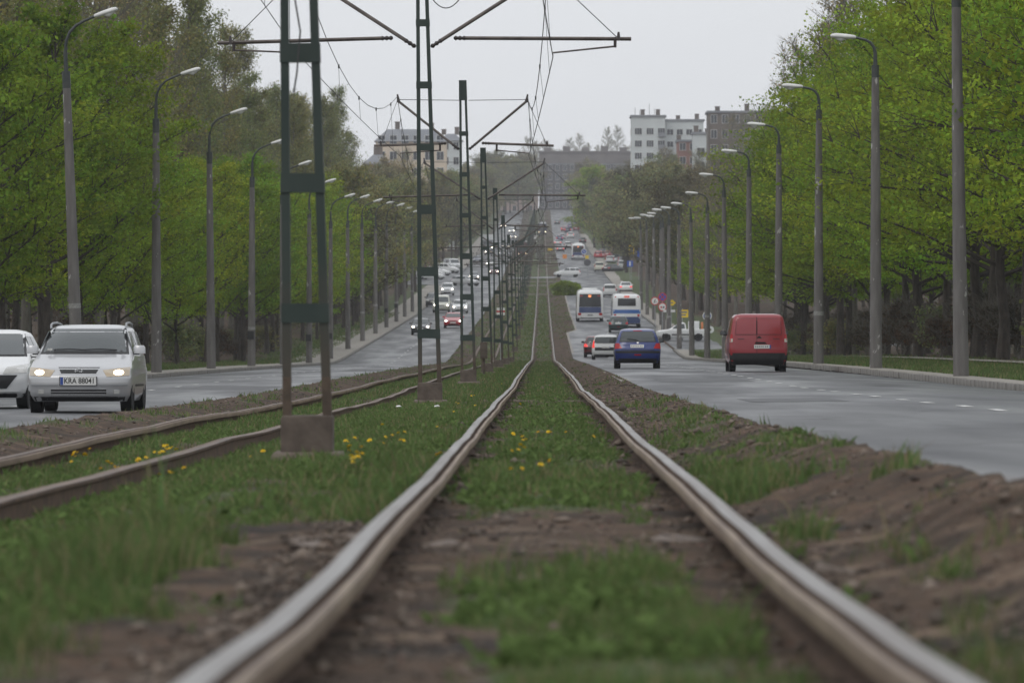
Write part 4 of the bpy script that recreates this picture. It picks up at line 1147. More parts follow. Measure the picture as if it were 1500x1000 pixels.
# ------------------------------------------------------------------ traffic signs
def pole_sign(x, d, items, label, zg=None, h=3.2, pr=0.035, cat='sign'):
    z = zg if zg is not None else ZT(d)+float(walk_off(d))
    e = empty('traffic_sign', (x, d, z)); tag(e, label, cat)
    b = MB(); b.tube([(0,0,-0.2),(0,0,h)],pr,7); b.build('post', M['sign_grey'], e)
    for it in items: it(e)
    return e
def rnd_sign(zc, r, ring, face, marks=(), dx=0):
    def f(e):
        b = MB(); b.disc_y((dx,-0.06,zc),r,20,0.02); s = b.build('disc', M[ring], e)
        b = MB(); b.disc_y((dx,-0.066,zc),r*0.78,20,0.005); b.build('face', M[face], s)
        for (pts, m) in marks:
            b = MB(); n = len(pts)
            b.add([(dx+p[0]*r,-0.069,zc+p[1]*r) for p in pts],[tuple(range(n))]); b.build('mark', M[m], s)
    return f
def rect_sign(zc, w, h, m, dx=0, marks=(), arrow=False):
    def f(e):
        b = MB()
        if arrow:
            pts = [(-w/2,-h/2),(w/2-h/2,-h/2),(w/2,0),(w/2-h/2,h/2),(-w/2,h/2)]
            n = 5; vs = [(dx+p[0],-0.08,zc+p[1]) for p in pts]+[(dx+p[0],-0.05,zc+p[1]) for p in pts]
            b.add(vs,[tuple(range(n)),tuple(range(2*n-1,n-1,-1))]+[(k,n+k,n+(k+1)%n,(k+1)%n) for k in range(n)])
        else: b.box(dx-w/2,dx+w/2,-0.08,-0.05,zc-h/2,zc+h/2)
        s = b.build('board', M[m], e)
        for (x0,x1,z0,z1,mm) in marks:
            b = MB(); b.box(dx+x0*w/2,dx+x1*w/2,-0.084,-0.08,zc+z0*h/2,zc+z1*h/2); b.build('mark', M[mm], s)
    return f
bar = lambda a, bb, w: [(a[0]-w*(bb[1]-a[1]),a[1]+w*(bb[0]-a[0])),(a[0]+w*(bb[1]-a[1]),a[1]-w*(bb[0]-a[0])),(bb[0]+w*(bb[1]-a[1]),bb[1]-w*(bb[0]-a[0])),(bb[0]-w*(bb[1]-a[1]),bb[1]+w*(bb[0]-a[0]))]
cross = [(bar((-0.52,-0.52),(0.52,0.52),0.07),'sign_red'),(bar((-0.52,0.52),(0.52,-0.52),0.07),'sign_red')]
pole_sign(9.85, 447, [rnd_sign(3.1,0.36,'sign_red','sign_blue',cross), rnd_sign(2.3,0.36,'sign_red','sign_white',[([(-0.45,-0.3),(-0.05,-0.3),(-0.05,0.1),(-0.45,0.1)],'sign_red'),([(0.08,-0.3),(0.48,-0.3),(0.48,0.1),(0.08,0.1)],'sign_dark')])], 'blue no stopping sign ringed in red above a white no overtaking sign', h=3.5)
pole_sign(9.55, 462, [rnd_sign(2.6,0.36,'sign_red','sign_white',[(bar((-0.25,-0.45),(0.1,0.45),0.1),'sign_dark'),(bar((0.0,-0.4),(0.4,-0.1),0.1),'sign_dark')])], 'white round sign with a red rim half behind the blue one', h=3.0)
pole_sign(10.3, 436, [rect_sign(2.75,0.75,0.45,'sign_yellow',0.0,arrow=True,marks=[(-0.7,0.4,-0.2,0.2,'smudge')]), rect_sign(2.1,0.95,0.2,'sign_white',-0.15)], 'yellow arrow board pointing right above a narrow white board', h=3.0)
pole_sign(11.0, 428, [rect_sign(2.0,0.9,0.6,'sign_yellow',0.0,marks=[(-0.8,0.8,0.15,0.6,'smudge'),(-0.8,0.6,-0.6,-0.15,'smudge')])], 'yellow rectangular direction board with two lines of worn text', h=2.4)
pole_sign(11.85, 392, [rnd_sign(2.3,0.34,'sign_white','sign_blue',[([(-0.2,-0.4),(0.3,-0.3),(-0.05,0.4)],'sign_white')])], 'blue round footpath sign by the side street, partly behind a lamp post', h=2.6)
pole_sign(13.2, 820, [rect_sign(2.6,0.9,0.9,'sign_blue',0,marks=[(-0.25,0.25,-0.7,0.7,'sign_white')])], 'blue square sign with a white mark beside the far right kerb', h=3.1)
pole_sign(13.6, 830, [rect_sign(4.6,0.8,1.4,'sign_yellow',0,marks=[(-0.6,0.6,-0.5,0.5,'smudge')])], 'pale yellow upright board above the blue square sign', h=5.3)
pole_sign(14.6, 825, [rect_sign(3.9,0.5,2.0,'sign_blue',0)], 'narrow tall blue board right of the yellow one', h=4.9)
pole_sign(7.3, 880, [rnd_sign(2.2,0.55,'sign_dark','sign_dark'), rect_sign(3.1,0.55,0.55,'sign_yellow',-0.05)], 'dark round sign seen from behind with a yellow top at the far island', zg=ZT(880), h=3.3)
pole_sign(7.4, 965, [rnd_sign(2.8,0.5,'sign_white','sign_blue',[(bar((-0.4,0.4),(0.3,-0.3),0.1),'sign_white')])], 'pale blue round sign standing on the road island behind the dark one', zg=ZT(965), h=3.2)
pole_sign(3.9, 940, [rect_sign(2.3,0.7,0.7,'sign_orange',0)], 'orange square board left of the island by the far crossing', zg=ZT(940), h=2.7)
pole_sign(1.5, 1010, [rect_sign(2.6,0.9,0.5,'sign_yellow',0)], 'low yellow board beside the far tram track', zg=ZT(1010), h=2.9)
b = MB(); d = 905
b.box(4.9,7.7,d,d+0.1,ZT(d)+0.75,ZT(d)+1.0)
for x in (5.0,6.3,7.6): b.box(x-0.05,x+0.05,d-0.05,d,ZT(d)-0.1,ZT(d)+1.0)
tag(b.build('road_barrier', M['sign_grey']), 'low grey railing across the road island near the white crossing car', 'barrier')

# ------------------------------------------------------------------ vehicles
def text_mesh(s, size, m):
    cu = bpy.data.curves.new('t', 'FONT'); cu.body = s; cu.size = size; cu.align_x = 'CENTER'; cu.align_y = 'CENTER'; cu.offset = 0.002
    o = bpy.data.objects.new('t', cu); me = bpy.data.meshes.new_from_object(o)
    bpy.data.objects.remove(o); bpy.data.curves.remove(cu)
    me.materials.clear(); me.materials.append(m); me.name = 'lettering'
    return me

class Hull:
    """car body as a stack of rounded outlines; fr() rr() sd() give points on its skin"""
    def __init__(s, sl, bow=0.12, rc=0.38, rd=0.22, bowr=0.07, rcr=0.3, rdr=0.15, tap=0.05):
        a = np.array(sl, float); s.z, s.yf, s.yr, s.hw = a[:,0], a[:,1], a[:,2], a[:,3]
        s.bow, s.rc, s.rd, s.bowr, s.rcr, s.rdr, s.tap = bow, rc, rd, bowr, rcr, rdr, tap
    def at(s, z): return [float(np.interp(z, s.z, q)) for q in (s.yf, s.yr, s.hw)]
    def _end(s, x, hw, bow, rc, rd):
        k = min(1, max(0, (abs(x)-(hw-rc))/rc)) if rc > 0 else 0
        return bow*(x/hw)**2 + rd*(1-math.sqrt(max(0, 1-k*k)))
    def fr(s, x, z):
        yf, yr, hw = s.at(z); sc = min(1, (yr-yf)/2.4); x = max(-hw, min(hw, x))
        return Vector((x, yf+sc*s._end(x, hw, s.bow, min(s.rc, hw*0.9), s.rd), z))
    def rr(s, x, z):
        yf, yr, hw = s.at(z); sc = min(1, (yr-yf)/2.4); x = max(-hw, min(hw, x))
        return Vector((x, yr-sc*s._end(x, hw, s.bowr, min(s.rcr, hw*0.9), s.rdr), z))
    def sd(s, sx, y, z):
        yf, yr, hw = s.at(z); sc = min(1, (yr-yf)/2.4)
        y0 = yf+sc*(s.bow+s.rd); y1 = yr-sc*(s.bowr+s.rdr); q = (y-(y0+y1)/2)/max(0.1, (y1-y0)/2)
        return Vector((sx*hw*(1-0*s.tap)+sx*0.02*(1-min(1, q*q)), y, z))
    def body(s, m, nfr=5, nc=5, ns=8, sub=3):
        zs = []
        for i in range(len(s.z)-1):
            for k in range(sub): zs.append(s.z[i]+(s.z[i+1]-s.z[i])*k/sub)
        zs.append(s.z[-1])
        b = MB(); rings = []
        for z in zs:
            yf, yr, hw = s.at(z); sc = min(1, (yr-yf)/2.4)
            half = []
            rc = min(s.rc, hw*0.9)
            for i in range(nfr): half.append(s.fr((hw-rc)*i/nfr, z))
            for i in range(nc+1): half.append(s.fr(hw-rc+rc*math.sin(math.pi/2*i/nc), z))
            y0 = half[-1].y; rcr = min(s.rcr, hw*0.9)
            rear = [s.rr(hw-rcr+rcr*math.sin(math.pi/2*(nc-i)/nc), z) for i in range(nc+1)]+[s.rr((hw-rcr)*(nfr-1-i)/nfr, z) for i in range(nfr)]
            y1 = rear[0].y
            for i in range(1, ns): half.append(s.sd(1, y0+(y1-y0)*i/ns, z))
            half += rear
            full = half + [Vector((-p.x, p.y, p.z)) for p in half[-2:0:-1]]
            rings.append(full)
        n = len(rings[0])
        for r_ in rings: b.v.extend([tuple(p) for p in r_])
        for i in range(len(rings)-1):
            for j in range(n):
                k = (j+1) % n
                b.f.append((i*n+j, i*n+k, (i+1)*n+k, (i+1)*n+j)); b.m.append(0)
        b.f.append(tuple(range(n-1,-1,-1))); b.m.append(0)
        e = (len(rings)-1)*n; b.f.append(tuple(range(e, e+n))); b.m.append(0)
        return b.mesh('body', m, 38)
    def patch(s, name, where, quad, m, off=0.006, nu=6, nv=4, sx=1, rnd_=False):
        """panel following the skin; quad = 4 corners (a, z) bottom-left, bottom-right, top-right, top-left"""
        P = {'f': s.fr, 'r': s.rr, 's': lambda a, z: s.sd(sx, a, z)}[where]
        ref = {'f': Vector((0,-1,0.15)), 'r': Vector((0,1,0.15)), 's': Vector((sx,0,0.1))}[where]
        q = [Vector(c) for c in quad]; vs = []; vi = []
        for j in range(nv+1):
            for i in range(nu+1):
                u, v = i/nu, j/nv
                if rnd_:
                    uu, vv = 2*u-1, 2*v-1; u = (uu*math.sqrt(1-vv*vv/2)+1)/2; v = (vv*math.sqrt(1-uu*uu/2)+1)/2
                c = (q[0]*(1-u)+q[1]*u)*(1-v)+(q[3]*(1-u)+q[2]*u)*v
                p = P(c[0], c[1]); e = 0.015
                n = (P(c[0]+e, c[1])-P(c[0]-e, c[1])).cross(P(c[0], c[1]+e)-P(c[0], c[1]-e))
                n = n.normalized() if n.length > 1e-9 else ref
                if n.dot(ref) < 0: n = -n
                vs.append(p+n*off); vi.append(p-n*0.012)
        b = MB(); w = nu+1; N = len(vs); fs = []
        for j in range(nv):
            for i in range(nu):
                f = (j*w+i, j*w+i+1, (j+1)*w+i+1, (j+1)*w+i)
                fs.append(f)
        edge = [i for i in range(w)]+[j*w+nu for j in range(1, nv+1)]+[nv*w+i for i in range(nu-1,-1,-1)]+[j*w for j in range(nv-1,0,-1)]
        for a in range(len(edge)):
            c = edge[(a+1) % len(edge)]; fs.append((edge[a], N+edge[a], N+c, c))
        b.add(vs+vi, fs)
        me = b.mesh(name, m, 35)
        # make the outer face look outwards
        pn = me.polygons[0].normal
        if pn.dot(ref) < 0: me.flip_normals()
        return me

def wheel_meshes(r, w):
    b = MB(); b.lathe_x([(-w/2,r*0.62),(-w/2,r*0.93),(-w*0.38,r),(w*0.38,r),(w/2,r*0.93),(w/2,r*0.62)], 24)
    t = b.mesh('tyre', M['tyre'], 40)
    b = MB(); b.lathe_x([(w*0.42,0.0),(w*0.44,r*0.16),(w*0.36,r*0.2),(w*0.40,r*0.5),(w*0.46,r*0.63),(w*0.3,r*0.64),(-w*0.3,r*0.64),(-w*0.46,r*0.63),(-w*0.4,r*0.5),(-w*0.4,0.0)], 20)
    for k in range(5):
        q = 2*math.pi*k/5; c, s_ = math.cos(q), math.sin(q)
        for sg in (1,-1):
            x = sg*w*0.44
            b.add([(x,c*r*.1-s_*r*.07,s_*r*.1+c*r*.07),(x,c*r*.6-s_*r*.05,s_*r*.6+c*r*.05),(x,c*r*.6+s_*r*.05,s_*r*.6-c*r*.05),(x,c*r*.1+s_*r*.07,s_*r*.1-c*r*.07)],[(0,1,2,3),(3,2,1,0)])
    m = b.mesh('rim', M['rim'], 40)
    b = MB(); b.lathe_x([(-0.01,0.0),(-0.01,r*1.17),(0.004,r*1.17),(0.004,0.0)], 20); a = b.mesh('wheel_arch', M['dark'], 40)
    return t, m, a

STY = {}
def style(kind):
    if kind in STY: return STY[kind]
    parts = []          # name, mesh, key, parent index or None, location
    def ap(name, me, key=None, par=None, loc=(0,0,0), rz=0): parts.append((name, me, key, par, loc, rz)); return len(parts)-1
    if kind == 'estate':
        h = Hull([(0.19,-2.0,1.95,.77),(.30,-2.11,2.08,.83),(.48,-2.15,2.13,.85),(.60,-2.14,2.13,.855),(.66,-2.09,2.12,.855),(.74,-2.02,2.10,.85),(.79,-1.86,2.09,.84),(.88,-1.5,2.07,.83),(.95,-1.17,2.06,.815),(.99,-1.02,2.05,.80),(1.2,-.66,2.0,.725),(1.36,-.34,1.93,.665),(1.42,-.14,1.88,.635),(1.46,.12,1.8,.58),(1.485,.4,1.65,.45),(1.49,.6,1.4,.25)])
        L, wy, r = 4.29, (-1.32,1.3), .31; belt, roof = .99, 1.40
        head = [(.47,.60),(.83,.62),(.83,.76),(.40,.71)]
        ws = [(-.70,1.01),(.70,1.01),(.595,1.395),(-.595,1.395)]
        rw = [(-.66,1.03),(.66,1.03),(.58,1.36),(-.58,1.36)]
        sw = [(-.62,.35),(.42,1.25),(1.3,1.85)]; tail = [(.66,.7),(.84,.7),(.78,1.12),(.66,1.12)]
    elif kind == 'hatch':
        h = Hull([(0.19,-1.75,1.72,.73),(.30,-1.88,1.85,.79),(.5,-1.92,1.91,.815),(.65,-1.9,1.91,.825),(.73,-1.82,1.89,.82),(.79,-1.6,1.86,.81),(.87,-1.22,1.83,.80),(.93,-1.0,1.80,.775),(1.15,-.55,1.66,.70),(1.30,-.2,1.50,.635),(1.36,-.02,1.4,.60),(1.40,.25,1.25,.53),(1.425,.5,1.05,.4),(1.43,.7,.9,.2)])
        L, wy, r = 3.84, (-1.22,1.2), .295; belt, roof = .93, 1.33
        head = [(.42,.62),(.80,.64),(.80,.80),(.48,.74)]
        ws = [(-.68,.96),(.68,.96),(.57,1.33),(-.57,1.33)]
        rw = [(-.62,.97),(.62,.97),(.53,1.31),(-.53,1.31)]
        sw = [(-.45,.35),(.42,1.2)]; tail = [(.56,.72),(.815,.70),(.80,.90),(.66,.90)]
    elif kind == 'sedan':
        h = Hull([(0.19,-2.05,2.05,.77),(.30,-2.18,2.2,.83),(.5,-2.22,2.25,.855),(.65,-2.2,2.25,.86),(.74,-2.08,2.22,.855),(.82,-1.7,2.16,.84),(.90,-1.3,2.05,.825),(.95,-1.1,1.75,.80),(1.15,-.65,1.35,.72),(1.32,-.25,1.0,.65),(1.38,0,.85,.6),(1.42,.2,.7,.5),(1.43,.35,.6,.25)])
        L, wy, r = 4.47, (-1.4,1.35), .31; belt, roof = .95, 1.35
        head = [(.45,.6),(.83,.62),(.83,.75),(.40,.72)]
        ws = [(-.70,.98),(.70,.98),(.60,1.34),(-.60,1.34)]
        rw = [(-.66,.99),(.66,.99),(.56,1.32),(-.56,1.32)]
        sw = [(-.55,.25),(.3,1.0)]; tail = [(.5,.68),(.84,.68),(.82,.86),(.5,.86)]
    elif kind == 'mpv':
        h = Hull([(0.2,-1.95,1.95,.78),(.30,-2.05,2.06,.84),(.5,-2.1,2.12,.865),(.68,-2.08,2.13,.87),(.80,-1.98,2.12,.865),(.90,-1.7,2.10,.855),(1.0,-1.35,2.08,.84),(1.06,-1.18,2.07,.83),(1.3,-.75,2.03,.77),(1.5,-.38,1.98,.72),(1.58,-.15,1.93,.68),(1.63,.2,1.85,.6),(1.66,.5,1.6,.4)])
        L, wy, r = 4.2, (-1.3,1.3), .31; belt, roof = 1.06, 1.54
        head = [(.45,.72),(.84,.74),(.84,.92),(.5,.86)]
        ws = [(-.73,1.09),(.73,1.09),(.64,1.52),(-.64,1.52)]
        rw = [(-.70,1.12),(.70,1.12),(.64,1.50),(-.64,1.50)]
        sw = [(-.6,.3),(.38,1.1),(1.16,1.8)]; tail = [(.72,.8),(.865,.8),(.80,1.3),(.74,1.3)]
    elif kind == 'boxvan':     # small panel van with blank rear doors
        h = Hull([(0.22,-1.95,2.02,.80),(.34,-2.12,2.14,.87),(.55,-2.17,2.17,.90),(.75,-2.15,2.17,.905),(.88,-2.02,2.165,.90),(.98,-1.7,2.16,.895),(1.08,-1.38,2.15,.885),(1.14,-1.2,2.145,.875),(1.4,-.8,2.11,.835),(1.62,-.48,2.06,.79),(1.71,-.28,2.01,.755),(1.77,.0,1.93,.68),(1.80,.3,1.75,.5),(1.805,.5,1.5,.3)], bowr=0.04, rcr=0.16, rdr=0.1)
        L, wy, r = 4.38, (-1.38,1.35), .32; belt, roof = 1.14, 1.66
        head = [(.5,.72),(.87,.74),(.87,.98),(.56,.92)]
        ws = [(-.76,1.17),(.76,1.17),(.69,1.64),(-.69,1.64)]
        rw = None
        sw = [(-.7,.15)]; tail = [(.80,.92),(.885,.92),(.865,1.16),(.80,1.16)]
    elif kind == 'bigvan':
        h = Hull([(0.25,-2.2,2.35,.86),(.36,-2.36,2.45,.92),(.6,-2.42,2.48,.95),(.8,-2.4,2.48,.955),(.95,-2.25,2.47,.95),(1.05,-1.9,2.46,.94),(1.13,-1.62,2.46,.93),(1.4,-1.25,2.44,.89),(1.72,-.85,2.4,.83),(1.82,-.65,2.36,.8),(1.90,-.3,2.28,.72),(1.94,.2,2.1,.5)], rcr=.15, rdr=.1)
        L, wy, r = 4.9, (-1.6,1.5), .33; belt, roof = 1.13, 1.75
        head = [(.5,.74),(.92,.76),(.92,.96),(.55,.92)]
        ws = [(-.82,1.16),(.82,1.16),(.74,1.74),(-.74,1.74)]
        rw = [(-.74,1.2),(.74,1.2),(.70,1.7),(-.70,1.7)]
        sw = [(-1.05,-.1),(0,1.0),(1.1,2.1)]; tail = [(.84,.8),(.945,.8),(.90,1.2),(.84,1.2)]
    ap('body', h.body('x'), 'paint')
    t, m, a = wheel_meshes(r, 0.2)
    hw = h.at(r)[2]
    for sx in (-1,1):
        for y in wy:
            w = ap('wheel', t, None, None, (sx*(h.sd(1,y,r).x-0.086), y, r), 0)
            ap('rim', m, None, w, (0,0,0), 0 if sx > 0 else math.pi)
            ap('wheel_arch', a, None, None, (sx*(h.sd(1,y,r).x+0.001), y, r+0.02))
    mz = lambda q: [(-c[0], c[1]) for c in (q[1],q[0],q[3],q[2])]
    ap('windscreen', h.patch('windscreen','f',ws,M['glass'],0.008,12,5))
    sur = [(ws[0][0]-.05,ws[0][1]-.03),(ws[1][0]+.05,ws[1][1]-.03),(ws[2][0]+.04,ws[2][1]+.012),(ws[3][0]-.04,ws[3][1]+.012)]
    ap('windscreen_seal', h.patch('windscreen_seal','f',sur,M['black'],0.004,12,5))
    if rw:
        ap('rear_window', h.patch('rear_window','r',rw,M['glass'],0.008,10,4))
        sur = [(rw[0][0]-.04,rw[0][1]-.03),(rw[1][0]+.04,rw[1][1]-.03),(rw[2][0]+.03,rw[2][1]+.015),(rw[3][0]-.03,rw[3][1]+.015)]
        ap('rear_window_seal', h.patch('rear_window_seal','r',sur,M['black'],0.004,10,4))
    for sx in (-1,1):
        for i, (y0, y1) in enumerate(sw):
            sl = 0.34*(roof-belt)/0.4 if i == 0 else 0
            sr = 0.2 if i == len(sw)-1 and kind in ('hatch','sedan') else 0.03
            ap('side_window', h.patch('side_window','s',[(y0,belt+.02),(y1,belt+.02),(y1-sr,roof-.03),(y0+sl,roof-.03)],M['glass'],0.006,6,4,sx))
        qd = head if sx > 0 else mz(head)
        hl = ap('headlight', h.patch('headlight','f',qd,M['head_off'],0.007,8,4), 'headglass')
        zc = (head[0][1]+head[2][1])/2-0.01; xc = sx*(head[0][0]*.48+head[1][0]*.52)
        ap('bulb', h.patch('bulb','f',[(xc-.08,zc-.045),(xc+.08,zc-.045),(xc+.08,zc+.045),(xc-.08,zc+.045)],M['head_on'],0.011,6,6,1,True), 'bulb', hl)
        qt = tail if sx > 0 else mz(tail)
        ap('taillight', h.patch('taillight','r',qt,M['tail'],0.008,5,4), 'tail')
        # door mirror
        b = MB(); yc = h.at(belt)[0]+0.42; xm = h.at(belt)[2]+0.06
        b.bevbox(-.10,.10,-.055,.06,0,.14,.035); mm = ap('wing_mirror', b.mesh('wing_mirror','x',50), 'mirror', None, (sx*(xm+.045), yc, belt+.0))
        b = MB(); b.box(-.075,.075,.0602,.066,.025,.12); ap('mirror_glass', b.mesh('mirror_glass', M['glass']), None, mm)
        b = MB(); b.box(min(0,-sx*.14),max(0,-sx*.14),-.02,.03,-.02,.03); ap('mirror_arm', b.mesh('mirror_arm', M['black']), None, mm)
        # door seam and handle
        b = MB(); p = h.sd(sx, sw[0][1]-.12, belt-.10); b.box(p.x-.012,p.x+.012,p.y-.09,p.y+.09,p.z-.018,p.z+.018); ap('door_handle', b.mesh('door_handle','x'), 'paint')
        ap('sill_strip', h.patch('sill_strip','s',[(wy[0]+.42,.44),(wy[1]-.42,.44),(wy[1]-.42,.475),(wy[0]+.42,.475)],M['black'],0.008,4,1,sx))
    return_wy = wy
    # front and rear furniture
    zf = head[0][1]
    ap('grille', h.patch('grille','f',[(-.30,zf+.02),(.30,zf+.02),(.34,zf+.10),(-.34,zf+.10)],M['black'],0.006,8,2))
    ap('lower_grille', h.patch('lower_grille','f',[(-.46,.30),(.46,.30),(.46,.40),(-.46,.40)],M['black'],0.007,8,2))
    ap('front_skirt', h.patch('front_skirt','f',[(-.74,.20),(.74,.20),(.76,.27),(-.76,.27)],M['black'],0.005,10,1))
    fp = ap('number_plate', h.patch('number_plate','f',[(-.26,zf-.14),(.26,zf-.14),(.26,zf-.03),(-.26,zf-.03)],M['plate'],0.016,6,1))
    zp = {'estate':.78,'hatch':.74,'sedan':.72,'mpv':.78,'boxvan':.72,'bigvan':.75}[kind]
    xo = -.12 if kind == 'boxvan' else 0
    rp = ap('rear_plate', h.patch('rear_plate','r',[(xo-.26,zp),(xo+.26,zp),(xo+.26,zp+.11),(xo-.26,zp+.11)],M['plate'],0.014,6,1))
    ap('plate_band', h.patch('plate_band','r',[(xo-.26,zp),(xo-.22,zp),(xo-.22,zp+.11),(xo-.26,zp+.11)],M['plate_blue'],0.0155,2,1), None, rp)
    for i in range(7):
        x = xo-.17+.058*i+(.02 if i > 1 else 0)
        ap('print', h.patch('print','r',[(x,zp+.028),(x+.034,zp+.028),(x+.034,zp+.082),(x,zp+.082)],M['smudge'],0.0158,1,1), None, rp)
    ap('rear_bumper', h.patch('rear_bumper','r',[(-.76,.21),(.76,.21),(.79,.36),(-.79,.36)],M['black'],0.012,12,2))
    if kind == 'hatch':
        ap('bumper_strip', h.patch('bumper_strip','r',[(-.78,.55),(.78,.55),(.78,.63),(-.78,.63)],M['black'],0.014,12,1))
        ap('fog_lamp', h.patch('fog_lamp','r',[(-.12,.47),(.12,.47),(.12,.51),(-.12,.51)],M['tail'],0.012,2,1))
        ap('brake_lamp', h.patch('brake_lamp','r',[(-.16,1.335),(.16,1.335),(.16,1.355),(-.16,1.355)],M['tail'],0.01,2,1), 'tail')
        ap('tailgate_seam', h.patch('tailgate_seam','r',[(-.58,.655),(.58,.655),(.58,.668),(-.58,.668)],M['dark'],0.008,6,1))
        ap('badge', h.patch('badge','r',[(-.03,.885),(.03,.885),(.035,.94),(-.035,.94)],M['chrome'],0.012,1,1))
        b = MB(); p = h.rr(0,1.0); b.tube([p+Vector((0,.02,0)), p+Vector((.22,.01,.06)), p+Vector((.38,.0,.08))],.012,5); ap('wiper', b.mesh('wiper', M['black'], 60))
    if kind == 'boxvan':
        for x0, x1 in ((-.70,.035),(.075,.70)):
            ap('door_panel', h.patch('door_panel','r',[(x0,1.16),(x1,1.16),(x1*.965,1.64),(x0*.965,1.64)],M['dark'],0.012,6,5), 'paint')
            ap('panel_groove', h.patch('panel_groove','r',[(x0-.02,1.14),(x1+.02,1.14),(x1*.965+.02,1.66),(x0*.965-.02,1.66)],M['maroon_line'],0.003,6,5))
        ap('door_seam', h.patch('door_seam','r',[(.048,.5),(.062,.5),(.062,1.70),(.048,1.70)],M['dark'],0.008,1,12))
        ap('bumper', h.patch('bumper','r',[(-.85,.23),(.85,.23),(.90,.58),(-.90,.58)],M['black'],0.02,14,5))
        ap('handle_recess', h.patch('handle_recess','r',[(-.26,.86),(.12,.86),(.10,.92),(-.2,.92)],M['dark'],0.01,2,1))
        ap('badge', h.patch('badge','r',[(-.10,1.04),(.06,1.04),(.0,1.10),(-.04,1.10)],M['dark'],0.012,1,1))
        for sx in (-1,1):
            ap('reversing_lamp', h.patch('reversing_lamp','r',sorted_quad(sx,.80,.885,.92,1.02),M['tail_clear'],0.012,2,1))
            ap('faint_lettering', h.patch('faint_lettering','r',[(sx*.55-.1,1.0),(sx*.55+.1,1.0),(sx*.55+.1,1.03),(sx*.55-.1,1.03)],M['maroon_line'],0.006,1,1))
    STY[kind] = (h, parts, L)
    return STY[kind]
def sorted_quad(sx, a, b_, z0, z1):
    x0, x1 = sorted((sx*a, sx*b_)); return [(x0,z0),(x1,z0),(x1,z1),(x0,z1)]
M['maroon_line'] = mat('door_groove', (0.09,0.006,0.01), rough=0.5)
NAMES = dict(estate='estate_car', hatch='hatchback', sedan='saloon_car', mpv='people_carrier', boxvan='panel_van', bigvan='minibus')
CATS = dict(estate='car', hatch='car', sedan='car', mpv='car', boxvan='van', bigvan='van')
def car(kind, pt, x, d, label, rz=0.0, lit=False, brake=False, zf=None, group=None, mirror=None, far=False, skip=()):
    h, parts, L = style(kind)
    z = zf(x, d)
    e = empty(NAMES[kind], (x, d, z+0.004))
    sl = (ZT(d+2)-ZT(d-2))/4
    e.rotation_euler = (sl*math.cos(rz), sl*math.sin(rz), rz)
    tag(e, label, CATS[kind], group)
    objs = []
    for (nm, me, key, par, loc, r_) in parts:
        if nm in skip or (far and nm in ('print','plate_band','mirror_glass','mirror_arm','door_handle','panel_groove','faint_lettering','windscreen_seal','rear_window_seal','sill_strip','wiper','badge','tailgate_seam')):
            objs.append(None); continue
        if nm == 'bulb' and not lit: objs.append(None); continue
        pr = e if par is None else objs[par]
        o = bpy.data.objects.new(nm, me); o.location = loc; o.rotation_euler = (0,0,r_); COL.objects.link(o); o.parent = pr
        mt = None
        if key == 'paint': mt = pt
        elif key == 'mirror': mt = mirror or pt
        elif key == 'tail' and brake: mt = M['tail_on']
        elif key == 'bulb' and far: mt = M['head_far']
        elif key == 'headglass' and lit and not far: mt = M['head_amber']
        if mt is not None:
            if len(me.materials) == 0: me.materials.append(mt)
            o.material_slots[0].link = 'OBJECT'; o.material_slots[0].material = mt
        objs.append(o)
    return e, h, objs

GL = 'traffic coming towards the camera'; GR = 'traffic driving away'
# 1 silver estate with its own plate, emblem, rails
e, h, ob = car('estate', P['silver'], -7.72, 93.0, 'silver estate car with lit headlights coming towards the camera, plate KRA 88041', lit=True, zf=zrl, group=GL, skip=('number_plate','grille'))
b = MB(); yp = h.fr(0,.53).y; b.box(-.30,.30,yp-.03,yp-.02,.465,.60); plate = b.build('number_plate', M['plate'], e)
b = MB(); b.box(-.297,-.25,yp-.032,yp-.0301,.47,.595); b.build('plate_band', M['plate_blue'], plate)
tm = text_mesh('KRA 88041', 0.128, M['print']); o = obj('lettering', tm, plate, (0.02, yp-0.0325, .532)); o.rotation_euler = (R(90),0,0); o.scale = (0.86,1,1)
b = MB(); b.box(-.315,.315,-.006,.06,-.078,.072); fr_ = b.build('plate_holder', M['black'], plate, loc=(0,h.fr(0.0,.53).y-.012,.532))
obj('grille', h.patch('grille','f',[(-.29,.655),(.29,.655),(.345,.755),(-.345,.755)],M['black'],0.008,8,2), e)
obj('grille_surround', h.patch('grille_surround','f',[(-.32,.635),(.32,.635),(.385,.775),(-.385,.775)],P['silver'],0.004,8,2), e)
b = MB(); c = h.fr(0,.70); n = 20
b.tube([(c.x+.055*math.cos(q),c.y-.022,c.z+.045*math.sin(q)) for q in [2*math.pi*i/n for i in range(n+1)]],.008,5,cap=False)
b.add([(c.x+a_,c.y-.024,c.z+b_) for a_, b_ in ((-.085,.004),(-.01,.016),(-.005,.0),(.085,-.006),(.01,-.016),(.005,0))],[(0,3,4,5),(0,5,2,1)][:1]+[(0,5,2,1)])
b.build('emblem', M['chrome'], e)
